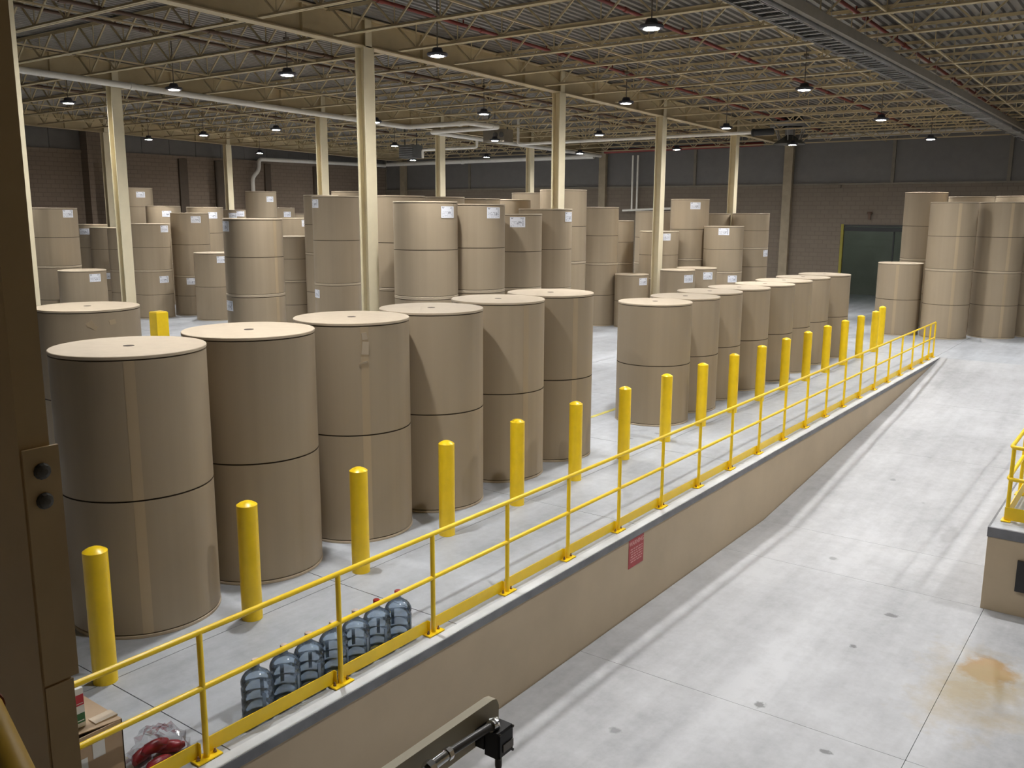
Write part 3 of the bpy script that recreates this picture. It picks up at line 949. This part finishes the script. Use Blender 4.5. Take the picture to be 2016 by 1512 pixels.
# ------------------------------------------------------------------ bollards
def make_bollards():
    R, H = 0.105, 1.234
    prof = [(R, 0.0), (R, H)] + [(R*k, H+0.042*(1-k*k)) for k in (0.85, 0.65, 0.4, 0.2, 0.0)]
    me = MB().lathe(prof, 32).mesh('bollard', ['yellow_paint'], 30)
    xs = [3.898] + [3.949+1.5657*i for i in range(1, 17)]
    xl = ['at the left end of the row, near the cartons', 'second from the left, before the second roll', 'third from the left, behind the blue bottles',
          'fourth from the left, before the fourth roll', 'fifth from the left, before the fifth roll', 'sixth from the left, before the last nearer roll', 'seventh from the left, at the bare floor gap',
          'eighth from the left', 'ninth from the left', 'tenth from the left', 'eleventh from the left', 'twelfth from the left', 'thirteenth from the left', 'fourteenth from the left',
          'fifteenth from the left', 'sixteenth from the left', 'next to last at the far end']
    for x, l in zip(xs, xl):
        o = link('bollard', me, None, (x, 1.744, 0))
        tag(o, 'yellow round steel bollard, '+l, 'bollard', 'yellow bollards along the railing')
    o = link('bollard', me, None, (30.6, 1.95, 0))
    tag(o, 'yellow round steel bollard, farthest of all, half behind another', 'bollard', 'yellow bollards along the railing')
make_bollards()

# ------------------------------------------------------------------ dock railing
def make_railing():
    e = empty('guard_railing', (0, 0, 0))
    tag(e, 'long yellow pipe railing with posts and toe boards along the dock edge', 'railing')
    xs = [1.2, 2.45, 3.723, 5.126] + [3.892+1.2441*i for i in range(2, 20)] + [28.3, 28.93]
    zt, zm, r = 1.05, 0.595, 0.0235
    z0 = 0.006
    MB().tube(rounded([(0.6, 0, zt), (28.93, 0, zt), (28.93, 0, zm+0.1)], 0.05)[:-1] + [(28.93, 0, zt-0.06)], r, 14).build('top_rail', 'yellow_paint', e, smooth=50)
    post = MB().lathe([(r, z0+0.012), (r, zt)], 14).mesh('post', ['yellow_paint'], 50)
    plate = MB().box(-0.11, 0.11, -0.055, 0.055, z0, z0+0.012).mesh('base_plate', ['yellow_paint'])
    bolt = MB().lathe([(0.014, 0), (0.014, 0.014), (0.007, 0.016), (0.007, 0.035), (0, 0.035)], 8).mesh('bolt', ['bolt_rust'])
    for x in xs:
        p = link('post', post, e, (x, 0, 0))
        link('base_plate', plate, p)
        link('bolt', bolt, p, (-0.075, -0.0, z0+0.012))
        link('bolt', bolt, p, (0.075, 0.0, z0+0.012))
    for a, b in zip([0.6]+xs, xs):
        MB().tube([(a, 0, zm), (b, 0, zm)], r, 12).build('mid_rail', 'yellow_paint', e, smooth=50)
        m = MB().box(a+0.005, b-0.045, 0.032, 0.04, 0.022, 0.145)
        m.box(b-0.05, b-0.044, 0.0, 0.04, 0.022, 0.145)
        m.build('toe_board', 'yellow_paint', e)
    return e
make_railing()

def make_dock_railing():
    e = empty('guard_railing', (13.72, -4.07, 0))
    tag(e, 'short yellow railing on the raised dock corner at the right edge', 'railing')
    r = 0.027
    def path(z, o=0.0):
        return rounded([(8.0, o, z), (0, o, z), (0, -6.0, z)], 0.09, 6)
    MB().tube(path(1.05), r, 14).build('top_rail', 'yellow_paint', e, smooth=50)
    MB().tube(path(0.60), r, 14).build('mid_rail', 'yellow_paint', e, smooth=50)
    post = MB().lathe([(r, 0.0), (r, 1.05)], 14).mesh('post', ['yellow_paint'], 50)
    plate = MB().box(-0.1, 0.1, -0.06, 0.06, 0.004, 0.016).mesh('base_plate', ['yellow_paint'])
    for (x, y) in ((0.03, -0.03), (1.5, 0), (3.0, 0), (4.5, 0), (6.0, 0), (0, -1.4), (0, -2.8), (0, -4.2)):
        p = link('post', post, e, (x, y, 0))
        link('base_plate', plate, p)
    m = MB().box(-0.01, 0.0, -6.0, 0.0, 0.02, 0.2)
    m.build('toe_board', 'yellow_paint', e)
    m = MB().box(0.0, 8.0, -0.045, -0.035, 0.02, 0.2)
    m.build('toe_board', 'yellow_paint', e)
    # loose things lying inside the toe boards
    o = MB().tube([(13.98, -4.66, 0.05), (14.9, -4.30, 0.06)], 0.035, 10).build('loose_pipe', 'junk_brown', smooth=50)
    tag(o, 'brown pipe offcut lying behind the toe board at the right edge', 'pipe')
    o = MB().tube([(14.0, -4.84, 0.04), (14.75, -4.52, 0.045)], 0.028, 10).build('loose_pipe', 'junk_grey', smooth=50)
    tag(o, 'grey pipe offcut lying beside the brown one on the right dock', 'pipe')
    o = MB().lathe([(0.0, 0.0), (0.13, 0.0), (0.15, 0.05), (0.12, 0.12), (0.05, 0.15), (0, 0.15)], 16).build('sack', 'junk_grey', None, (13.96, -4.45, 0.004), smooth=60)
    tag(o, 'small grey sack slumped in the corner of the right dock railing', 'sack')
make_dock_railing()

# ------------------------------------------------------------------ sign on the dock wall
def make_sign():
    e = empty('warning_sign', (10.29, -0.1795, -0.29))
    tag(e, 'red warning sign mounted on the beige dock wall', 'sign')
    MB().box(-0.205, 0.205, -0.006, 0.0, -0.2, 0.2).build('plate', 'sign_red', e)
    def text(s, size, z):
        c = bpy.data.curves.new('lettering', 'FONT')
        c.body = s
        c.size = size
        c.align_x = 'CENTER'
        c.extrude = 0.0008
        c.offset = 0.0022
        c.materials.append(MATS['sign_ink'])
        tmp = bpy.data.objects.new('lettering', c)
        COL.objects.link(tmp)
        bpy.context.view_layer.update()
        me = bpy.data.meshes.new_from_object(tmp.evaluated_get(bpy.context.evaluated_depsgraph_get()))
        bpy.data.objects.remove(tmp)
        bpy.data.curves.remove(c)
        o = link('lettering', me, e)
        o.location = (0.0, -0.0068, z)
        o.rotation_euler = (pi/2, 0, 0)
        return o
    text('WARNING', 0.082, 0.11)
    rnd = random.Random(3)
    m = MB()
    for k, z in enumerate((0.055, 0.02, -0.015, -0.05, -0.085, -0.12)):
        x = -0.165+0.02*rnd.random()
        while x < 0.15:
            wd = 0.03+0.05*rnd.random()
            m.box(x, min(x+wd, 0.17), -0.0075, -0.006, z-0.008, z+0.008)
            x += wd+0.018
    m.build('small_print', 'sign_ink', e)
make_sign()

# ------------------------------------------------------------------ water bottles
def make_bottles():
    R = 0.132
    def prof(s=1.0):
        return [(0.0, 0.012), (0.07, 0.0), (0.118, 0.0), (R, 0.02), (R, 0.075), (R-0.008, 0.085), (R-0.008, 0.095), (R, 0.105), (R, 0.165), (R-0.008, 0.175), (R-0.008, 0.188), (R, 0.20),
                (R, 0.262), (R-0.008, 0.272), (R-0.008, 0.284), (R, 0.296), (R, 0.325), (R-0.012, 0.355), (R-0.035, 0.385), (R-0.07, 0.41), (0.038, 0.428), (0.029, 0.44), (0.029, 0.475)]
    def proto(cap):
        e = empty('water_bottle')
        o = MB().lathe(prof(), 40).build('body', 'bottle_blue', e, smooth=60)
        MB().lathe([(0.033, 0.468), (0.034, 0.5), (0.030, 0.508), (0.0, 0.508)], 20).build('cap', cap, e, smooth=40)
        for a in (-1.5, 0.9):
            m = MB().box(R-0.004, R+0.003, -0.016, 0.016, 0.1, 0.255)
            b = m.build('grip_rib', 'bottle_panel', e)
            b.rotation_euler = (0, 0, a)
        return e
    pw, pr = proto('cap_white'), proto('cap_red')
    spots = [(4.36, 0.185, 'w', 'leftmost blue water bottle, at the open end of the line'), (4.67, 0.20, 'w', 'second blue water bottle from the left'),
             (4.95, 0.21, 'w', 'third blue water bottle from the left'), (5.23, 0.20, 'w', 'fourth blue water bottle, the one behind the railing post'),
             (5.525, 0.215, 'w', 'fifth blue water bottle, first one right of the railing post'), (5.81, 0.22, 'r', 'red capped blue water bottle left of the last one'),
             (6.09, 0.205, 'r', 'last blue water bottle at the right, pale body and red cap')]
    first = {'w': True, 'r': True}
    for i, (x, y, k, lb) in enumerate(spots):
        p = pw if k == 'w' else pr
        o = p if first[k] else copy_tree(p)
        first[k] = False
        o.location = (x, y, 0.0)
        o.rotation_euler = (0, 0, (i*1.3) % 0.8-0.3)
        tag(o, lb, 'water bottle', 'water bottles lined up behind the toe board')
make_bottles()

# ------------------------------------------------------------------ cartons at the lower left
def make_cartons():
    e = empty('cardboard_box', (2.88, 0.37, 0))
    tag(e, 'open brown cardboard box on the floor behind the lower left railing', 'box')
    m = MB()
    x0, x1, y0, y1, h = -0.33, 0.25, -0.26, 0.28, 0.58
    m.box(x0, x1, y0, y0+0.008, 0, h).box(x0, x1, y1-0.008, y1, 0, h).box(x0, x0+0.008, y0, y1, 0, h).box(x1-0.008, x1, y0, y1, 0, h).box(x0, x1, y0, y1, 0.0, 0.008)
    m.build('body', 'cardboard', e)
    m = MB().add([(x1, y0, h), (x1, y1, h), (x0+0.16, y1, h+0.012), (x0+0.16, y0+0.05, h+0.012), (x1, y0, h+0.006), (x1, y1, h+0.006), (x0+0.16, y1, h+0.018), (x0+0.16, y0+0.05, h+0.018)],
                 [(0, 3, 2, 1), (4, 5, 6, 7), (0, 1, 5, 4), (1, 2, 6, 5), (2, 3, 7, 6), (3, 0, 4, 7)])
    m.build('flap', 'cardboard', e)
    MB().box(x1-0.16, x1+0.003, -0.2, -0.1, h+0.008, h+0.0195).build('tape', 'cardboard_tape', e)
    MB().box(x1+0.0, x1+0.002, -0.06, 0.07, h-0.22, h-0.03).build('shipping_label', 'cardboard_tape', e)
    m = MB().box(0.02, 0.11, y0-0.002, y0, h-0.2, h-0.04)
    m.build('shipping_label', 'carton_white', e)
    m = MB().box(-0.14, -0.02, y0-0.002, y0, h-0.4, h-0.16)
    m.build('shipping_label', 'carton_white', e)
    # white carton with red and green stripes standing on the box
    e = empty('striped_carton', (2.81, 0.27, 0.6))
    tag(e, 'white carton with red and green stripes on the cardboard box', 'carton')
    MB().box(-0.2, 0.11, -0.06, 0.06, 0.0, 0.29).build('body', 'carton_white', e)
    MB().box(-0.2, 0.108, -0.0625, -0.06, 0.165, 0.245).build('red_stripe', 'carton_red', e)
    MB().box(-0.2, 0.108, -0.0625, -0.06, 0.035, 0.105).build('green_stripe', 'carton_green', e)
    MB().box(0.0, 0.10, -0.0635, -0.0625, 0.178, 0.182).box(0.03, 0.10, -0.0635, -0.0625, 0.048, 0.054).build('small_print', 'carton_white', e)
    # green and black goods in the open box
    o = MB().box(-0.1, 0.1, -0.08, 0.08, 0, 0.53).build('parts_tray', 'black_plastic', None, (2.66, 0.24, 0.01))
    tag(o, 'black plastic tray sticking out of the open cardboard box', 'tray')
    o = MB().add([(-0.05, -0.04, 0), (0.05, -0.05, 0.01), (0.06, 0.05, 0), (-0.05, 0.05, 0.015), (-0.03, -0.02, 0.04), (0.03, -0.03, 0.05), (0.035, 0.02, 0.045), (-0.03, 0.03, 0.05)],
                 [(3, 2, 1, 0), (4, 5, 6, 7), (0, 1, 5, 4), (1, 2, 6, 5), (2, 3, 7, 6), (3, 0, 4, 7)]).build('green_packet', 'bright_green', None, (2.66, 0.24, 0.54))
    tag(o, 'bright green packet on the black tray in the box', 'packet')
    # clear bag with red plastic parts
    rnd = random.Random(11)
    for i, (x, y, z, a, lb) in enumerate([(3.42, 0.17, 0.0, 0.2, 'dark red plastic piece in the clear bag, nearest the railing'), (3.60, 0.30, 0.0, -0.5, 'dark red plastic piece in the clear bag, farthest right'),
                                          (3.41, 0.37, 0.0, 0.5, 'dark red plastic piece in the clear bag, nearest the cardboard box'), (3.46, 0.27, 0.085, 0.1, 'dark red plastic piece lying on top in the clear bag')]):
        m = MB()
        pts = [(-0.11, 0, 0.045), (-0.06, 0.01, 0.05), (0.0, 0.0, 0.052), (0.06, -0.01, 0.05), (0.11, 0.0, 0.045)]
        m.tube(pts, [0.02, 0.045, 0.05, 0.045, 0.02], 14)
        o = m.build('red_casting', 'red_plastic', None, (x, y, z), smooth=60)
        o.rotation_euler = (0, 0, a)
        tag(o, lb, 'plastic part', 'red pieces in the clear bag')
    m = MB()
    nu, nv = 18, 9
    vs, fs = [], []
    for j in range(nv+1):
        t = j/nv
        for i in range(nu):
            an = 2*pi*i/nu
            rr = (0.215*cos(t*pi/2*0.93)+0.02)*(1+0.16*rnd.uniform(-1, 1))
            vs.append((3.49+rr*cos(an)*1.05, 0.28+rr*sin(an)*0.85, 0.004+0.24*sin(t*pi/2)*(1+0.18*rnd.uniform(-1, 1))))
    for j in range(nv):
        for i in range(nu):
            fs.append((j*nu+i, j*nu+(i+1) % nu, (j+1)*nu+(i+1) % nu, (j+1)*nu+i))
    fs.append(tuple(nv*nu+i for i in range(nu)))
    o = m.add(vs, fs).build('plastic_bag', 'clear_film')
    tag(o, 'crinkled clear plastic bag of red parts beside the cardboard box', 'bag')
make_cartons()

# pallet of goods glimpsed left of the nearest roll
def make_pallet():
    e = empty('pallet', (4.05, 4.75, 0))
    tag(e, 'wooden pallet on the floor left of the nearest roll', 'pallet')
    for k in range(7):
        MB().box(-0.5, 0.5, -0.5+k*0.155, -0.5+k*0.155+0.1, 0.115, 0.135).build('board', 'wood', e)
    for y in (-0.5, -0.05, 0.4):
        MB().box(-0.5, 0.5, y, y+0.09, 0.0, 0.115).build('runner', 'wood', e)
    z = 0.136
    for i, (h, w, mt, lb) in enumerate([(0.2, 0.44, 'cardboard', 'bottom cardboard carton on the pallet behind the dark post'), (0.16, 0.4, 'junk_brown', 'brown carton in the middle of the pallet pile'),
                                        (0.2, 0.42, 'carton_white', 'white wrapped package on the pallet pile'), (0.14, 0.4, 'black_plastic', 'black package below the topmost one on the pallet'), (0.1, 0.43, 'carton_white', 'topmost white package on the pallet pile')]):
        m = MB().box(-w, w, -w, w, 0, h)
        m.box(-w-0.004, w+0.004, -0.04, 0.04, 0.004, h+0.002, )
        o = m.build('package', mt, None, (4.05, 4.75, z))
        tag(o, lb, 'package', 'packages piled on the pallet')
        z += h+0.003
make_pallet()

o = MB().box(-0.2, 0.2, -0.2, 0.2, 0.0, 1.08)
o.add([(-0.2, -0.2, 1.08), (0.2, -0.2, 1.08), (0.2, 0.2, 1.08), (-0.2, 0.2, 1.08), (-0.17, -0.17, 1.12), (0.17, -0.17, 1.12), (0.17, 0.17, 1.12), (-0.17, 0.17, 1.12)],
      [(0, 1, 5, 4), (1, 2, 6, 5), (2, 3, 7, 6), (3, 0, 4, 7), (4, 5, 6, 7)])
o = o.build('guard_post', 'yellow_paint', None, (16.05, 19.75, 0))
tag(o, 'square yellow guard post on the floor before the left column', 'guard post')

# ------------------------------------------------------------------ near post, beam, switch, handrail (viewer's platform)
def make_near():
    pl = structure(MB().box(-3.5, 0.55, -8.5, -3.2, 2.30, 2.42).build('floor_platform', 'edge_steel'))
    for x, y in ((-3.3, -8.3), (-3.3, -3.4), (0.3, -8.3)):
        MB().box(x-0.08, x+0.08, y-0.08, y+0.08, PIT, 2.3).build('leg', 'brown_paint', pl)
    e = empty('steel_post', (1.185, -3.03, 0))
    tag(e, 'dark brown steel post close at the left edge with two big bolts', 'post')
    m = MB()
    top = 8.5+rz(1.2)
    m.box(0.0, 0.086, 0.0, 0.42, PIT, top)
    m.build('shaft', 'brown_paint', e)
    MB().box(0.002, 0.106, -0.012, 0.0, 2.76, 3.49).build('splice_plate', 'brown_paint', e)
    m = MB().box(0.004, 0.09, -0.008, 0.0, PIT, 2.75)
    m.build('lower_plate', 'brown_paint', e)
    MB().box(-0.003, 0.003, -0.003, 0.005, PIT, top-0.5).build('edge_bead', 'brown_paint', e)
    for z in (3.42, 3.33):
        b = MB().lathe([(0.025, 0), (0.025, 0.004), (0.0215, 0.006), (0.02, 0.014), (0.01, 0.017), (0, 0.0175)], 12).build('bolt', 'bolt_steel', e, (0.052, -0.012, z))
        b.rotation_euler = (pi/2, 0.2, 0)
    # beam carrying the limit switch
    e = empty('support_beam', (1.935, -4.17, 2.725))
    tag(e, 'beige flat steel arm reaching in at the bottom of the picture', 'beam')
    m = MB()
    prof = [(-2.4, -0.055), (-0.03, -0.055), (-0.008, -0.045), (0.0, -0.02), (0.0, 0.03), (-0.012, 0.05), (-0.03, 0.055), (-2.4, 0.055)]
    n = len(prof)
    vs = [(x, y, z) for y in (-0.014, 0.014) for (x, z) in prof]
    m.add(vs, [tuple(range(n)), tuple(n+i for i in reversed(range(n)))] + [(i, n+i, n+(i+1) % n, (i+1) % n) for i in range(n)])
    m.build('arm', 'cream_paint', e)
    e = empty('limit_switch', (1.862, -4.215, 2.70))
    e.scale = (0.84, 0.84, 0.84)
    tag(e, 'black limit switch box hanging at the end of the beige arm', 'switch')
    s = MB().box(-0.045, 0.03, 0.0, 0.041, -0.03, 0.03).build('mount', 'black_plastic', e)
    m = MB()
    m.add([(x*k, y, z*k+dz) for (y, k, dz) in ((0.0, 1.0, 0), (-0.055, 1.0, 0), (-0.062, 0.88, 0)) for (x, z) in ((-0.04, -0.05), (0.04, -0.05), (0.04, 0.045), (-0.04, 0.045))],
          [(0, 1, 2, 3), (8, 11, 10, 9)]+[(a+i, a+4+i, a+4+(i+1) % 4, a+(i+1) % 4) for a in (0, 4) for i in range(4)])
    m.build('body', 'black_plastic', e)
    MB().box(-0.02, 0.035, -0.0655, -0.062, -0.03, -0.002).build('name_plate', 'junk_grey', e)
    for (x, z) in ((-0.036, -0.046), (0.036, -0.046), (-0.036, 0.041), (0.036, 0.041)):
        b = MB().lathe([(0.005, 0), (0.005, 0.006), (0, 0.007)], 8).build('screw', 'bolt_steel', e, (x, -0.058, z))
        b.rotation_euler = (pi/2, 0, 0)
    MB().lathe([(0.014, -0.062), (0.014, -0.05)], 12).build('collar', 'black_plastic', e, (0.0, -0.028, 0))
    MB().lathe([(0.009, -0.12), (0.012, -0.10), (0.012, -0.062)], 12).build('plunger', 'bolt_steel', e, (0.0, -0.028, 0))
    MB().lathe([(0.02, 0.042), (0.021, 0.058), (0.017, 0.062), (0.017, 0.075), (0.0, 0.08)], 14).build('gland', 'chrome', e, (-0.015, -0.02, 0), smooth=40)
    e = empty('cable_conduit', (1.845, -4.235, 2.747))
    tag(e, 'grey flexible conduit with chrome fittings running along the beige arm', 'conduit')
    MB().tube([(0, 0, 0.0), (-0.03, 0.0, 0.006), (-0.10, 0.003, 0.008), (-0.15, 0.004, 0.010), (-0.19, 0.006, 0.010)], 0.0115, 14).build('hose', 'conduit_grey', e, smooth=60)
    MB().tube([(0.01, 0.002, -0.012), (0.0, 0, 0.0), (-0.016, 0, 0.005)], 0.0165, 14).build('elbow', 'chrome', e, smooth=50)
    MB().tube([(-0.185, 0.006, 0.010), (-0.20, 0.006, 0.010)], 0.018, 8).build('nut', 'chrome', e, smooth=30)
    MB().tube([(-0.20, 0.006, 0.010), (-0.255, 0.007, 0.008)], 0.0145, 12).build('fitting', 'chrome', e, smooth=40)
    MB().tube([(-0.255, 0.007, 0.008), (-0.275, 0.007, 0.007)], 0.02, 8).build('nut', 'chrome', e, smooth=30)
    MB().tube([(-0.275, 0.007, 0.007), (-1.4, 0.02, -0.02)], 0.0115, 12).build('hose', 'conduit_grey', e, smooth=60)
make_near()

def near_handrail():
    e = empty('handrail', (0.401, -4.911, 2.42))
    tag(e, 'yellow platform handrail toned dark for shade in the bottom left corner', 'handrail')
    A, B = Vector((0.76, -3.70, 3.135)), Vector((0.401, -4.911, 3.30))
    o = Vector((0.401, -4.911, 2.42))
    MB().tube([B-o, A-o], 0.03, 18).build('rail', 'yellow_shaded', e, smooth=50)
    MB().tube([(0, 0, 0), (0, 0, 0.88)], 0.028, 16).build('post', 'yellow_paint', e, smooth=50)
    c = A.lerp(B, 0.02)-o
    d = (B-A).normalized()
    MB().tube([c-d*0.012, c+d*0.012], 0.034, 18).build('clamp', 'clamp_red', e, smooth=50)
near_handrail()

# ------------------------------------------------------------------ overhead: cable tray, pipes, ventilator
def make_tray():
    e = empty('cable_tray', (8.0, -0.1, 7.2))
    tag(e, 'grey ladder cable tray hung under the roof at the upper right', 'cable tray')
    L = 43.7-8.0
    for y, nm in ((-0.21, 'side_rail'), (0.21, 'side_rail')):
        MB().box(0, L, y-0.012, y+0.012, 0.0, 0.10).box(0, L, y-0.025, y+0.025, 0.0, 0.01).build(nm, 'galvanised', e)
    rung = MB().box(-0.025, 0.025, -0.198, 0.198, 0.012, 0.034).mesh('rung', ['galvanised'])
    k = 0.15
    while k < L:
        link('rung', rung, e, (k, 0, 0))
        k += 0.3
    m = MB()
    rnd = random.Random(5)
    for k in range(8):
        y = -0.168+k*0.048
        m.tube([(i*L/24, y+rnd.uniform(-0.006, 0.006), 0.06) for i in range(25)], 0.0255, 6)
    cb = m.build('cables', 'cable_black', e)
    cb['kind'] = 'stuff'
    for x in JX:
        if 8.3 < x < 43:
            for y in (-0.235, 0.235):
                MB().box(x-8-0.005, x-8+0.005, y-0.005, y+0.005, -0.02, 0.73+rz(x)).build('hanger_rod', 'galvanised', e)
            MB().box(x-8-0.02, x-8+0.02, -0.25, 0.25, -0.035, -0.001).build('hanger_bar', 'galvanised', e)
    o = MB().box(0, L, -0.05, 0.05, 0.0, 0.17).box(-0.01, 0.02, -0.06, 0.06, -0.01, 0.18).build('wireway', 'wireway_grey', None, (8.0, -0.42, 7.26))
    tag(o, 'plain grey steel wireway running right beside the ladder cable tray', 'wireway')
make_tray()

def pipe(label, pts, r, mat, name='pipe', rad=0.0, group=None, cat='pipe', collars=()):
    e = empty(name, pts[0])
    o = Vector(pts[0])
    P = rounded(pts, rad) if rad else [Vector(p) for p in pts]
    MB().tube([p-o for p in P], r, 14).build('run', mat, e, smooth=50)
    for c in collars:
        MB().tube([Vector(c[0])-o, Vector(c[1])-o], r*1.18, 14).build('fitting', mat, e, smooth=40)
    tag(e, label, cat, group)
    return e

def make_pipes():
    def sp(y, x0, label, mat='pipe_red', z=8.30, x1=43.0):
        e = empty('sprinkler_pipe', (x0, y, z+rz(x0)))
        MB().tube([(0, 0, 0), (x1-x0, 0, G*(x1-x0))], 0.04, 10).build('run', mat, e, smooth=50)
        k = 1.6
        while k < x1-x0-0.5:
            MB().lathe([(0.016, -0.02), (0.016, 0.10), (0.03, 0.11), (0, 0.112)], 8).build('sprinkler_head', mat, e, (k, 0, G*k))
            MB().tube([(k+0.6, 0, G*(k+0.6)), (k+0.75, 0, G*(k+0.75))], 0.055, 10).build('coupling', mat, e, smooth=50)
            k += 3.3
        tag(e, label, 'pipe')
    sp(0.25, 5.0, 'red sprinkler pipe nearest the cable tray, under the roof deck')
    sp(4.1, 5.0, 'red sprinkler pipe crossing above the rightmost nearest lamp')
    sp(7.85, 5.0, 'red sprinkler pipe above the near steel girder, top centre')
    sp(12.0, 4.0, 'dark brown sprinkler pipe at the upper left, nearer one', 'pipe_brown', 7.98)
    sp(14.6, 4.0, 'dark brown sprinkler pipe at the upper left, farther one', 'pipe_brown')
    sp(26.0, 4.0, 'dark brown sprinkler pipe far left beyond the white pipe', 'pipe_brown')
    pipe('long white insulated pipe under the girder at left, bent into a loop at centre',
         [(4.0, 19.72, 8.02), (27.45, 19.72, 7.50), (27.45, 16.6, 7.50), (29.4, 16.6, 7.49), (29.4, 20.2, 7.47), (43.2, 20.2, 7.22)], 0.09, 'pipe_white', 'insulated_pipe', 0.22,
         collars=[((27.45, 17.05, 7.50), (27.45, 16.9, 7.50)), ((28.9, 16.6, 7.49), (29.0, 16.6, 7.49)), ((15.6, 19.72, 7.763), (15.75, 19.72, 7.76))])
    pipe('white pipe crossing to the roof ventilator, right of centre', [(32.6, 18.0, 8.23), (32.6, 18.0, 7.09), (32.6, 7.4, 7.09)], 0.06, 'pipe_white', 'insulated_pipe', 0.12, collars=[((32.6, 14.0, 7.09), (32.6, 13.88, 7.09))])
    pipe('black elbow duct at the end of the white ventilator pipe', [(32.6, 7.4, 7.09), (32.62, 7.2, 7.09), (33.0, 6.85, 7.13)], 0.12, 'cable_black', 'flexible_duct', 0.1,
         collars=[((32.6, 7.46, 7.09), (32.6, 7.4, 7.09))])
    pipe('white drain pipe turning down the far left wall', [(32.85, 36.36, 4.4), (32.85, 36.36, 6.02), (33.3, 36.36, 6.45), (33.35, 36.36, 7.05), (43.35, 36.36, 7.13)], 0.11, 'pipe_white', 'drain_pipe', 0.2)
    pipe('white pipe running along the top of the far wall', [(43.35, 36.2, 7.2), (43.35, 20.7, 7.22)], 0.13, 'pipe_white', 'drain_pipe', collars=[((43.35, 30.0, 7.2), (43.35, 29.85, 7.2))])
    pipe('short white pipe on the dark heater box at centre', [(33.2, 24.05, 6.72), (33.2, 24.05, 7.1), (33.2, 20.75, 7.1), (33.2, 20.75, 8.22)], 0.06, 'pipe_white', 'heater_pipe', 0.1)
    pipe('left one of the twin pipes down the far wall', [(43.45, 18.35, 7.2), (43.45, 18.35, 4.4)], 0.05, 'pipe_white', 'wall_pipe', group='twin pipes on the far wall')
    pipe('right one of the twin pipes down the far wall', [(43.45, 18.05, 7.2), (43.45, 18.05, 4.4)], 0.05, 'pipe_white', 'wall_pipe', group='twin pipes on the far wall')
    pipe('pale horizontal pipe at the foot of the twin wall pipes', [(43.45, 18.9, 4.34), (43.45, 15.8, 4.46)], 0.06, 'pipe_white', 'wall_pipe')
    pipe('dark red sprinkler main along the top of the far wall', [(43.3, 20.0, 7.44), (43.3, 11.2, 7.5)], 0.11, 'pipe_red', 'sprinkler_main')
    pipe('white pipe along the far wall at right, above the doorway', [(43.2, 9.0, 7.72), (43.2, -12.0, 7.74)], 0.11, 'pipe_white', 'drain_pipe')
    # heater boxes
    e = empty('unit_heater', (33.3, 24.9, 6.75))
    tag(e, 'dark unit heater hung under the roof left of centre', 'heater')
    MB().box(-0.35, 0.35, -0.45, 0.45, 0.0, 0.6).build('casing', 'dark_duct', e)
    for k in range(5):
        MB().box(-0.40, -0.35, -0.42, 0.42, 0.06+k*0.1, 0.09+k*0.1).build('louver', 'mid_duct', e)
    MB().box(-0.02, 0.02, -0.4, -0.36, 0.6, 1.47).box(-0.02, 0.02, 0.36, 0.4, 0.6, 1.47).build('hanger_rod', 'dark_duct', e)
    e = empty('unit_heater', (30.9, 17.8, 7.05))
    tag(e, 'beige unit heater with two round openings beside the pipe loop', 'heater')
    MB().box(-0.3, 0.3, -0.55, 0.55, 0.0, 0.5).build('casing', 'batten', e)
    for y in (-0.4, -0.1):
        b = MB().lathe([(0.11, 0), (0.11, 0.03), (0.0, 0.03)], 16).build('opening', 'dark_duct', e, (-0.3, y, 0.28))
        b.rotation_euler = (0, -pi/2, 0)
    MB().box(-0.02, 0.02, -0.5, -0.46, 0.5, 1.21).box(-0.02, 0.02, 0.46, 0.5, 0.5, 1.21).build('hanger_rod', 'dark_duct', e)
make_pipes()

def make_ventilator():
    e = empty('roof_ventilator', (37.5, 7.83, 6.98))
    tag(e, 'dark roof ventilator with a ring and a cone diffuser, hung near the far wall', 'ventilator')
    MB().lathe([(0.62, 0.0), (0.64, 0.02), (0.62, 0.05), (0.16, 0.36), (0.12, 0.40), (0.0, 0.40)], 28).build('cone', 'dark_duct', e, smooth=30)
    MB().lathe([(0.62, 0.68), (0.80, 0.68), (0.80, 0.88), (0.62, 0.92), (0.62, 0.68)], 32).build('ring', 'mid_duct', e, smooth=30)
    MB().lathe([(0.5, 0.88), (0.62, 0.92), (0.45, 1.20), (0.45, 1.26), (0.0, 1.26)], 4, rot=pi/4).build('hood', 'dark_duct', e)
    for k in range(6):
        a = k*pi/3+0.2
        MB().bar((0.45*cos(a), 0.45*sin(a), 0.14), (0.66*cos(a), 0.66*sin(a), 0.72), 0.035).build('strut', 'mid_duct', e)
    MB().lathe([(0.2, 0.38), (0.2, 0.9)], 16).build('throat', 'mid_duct', e)
make_ventilator()

o = MB().lathe([(0.0, -0.05), (0.1, -0.05), (0.12, 0.0), (0.1, 0.05), (0.0, 0.05)], 12).box(-0.03, 0.03, -0.05, 0.05, -0.3, -0.04).build('alarm_bell', 'pipe_brown', None, (WALL_X-0.12, 6.1, 4.25))
tag(o, 'small dark alarm bell on the far wall above the doorway', 'alarm')
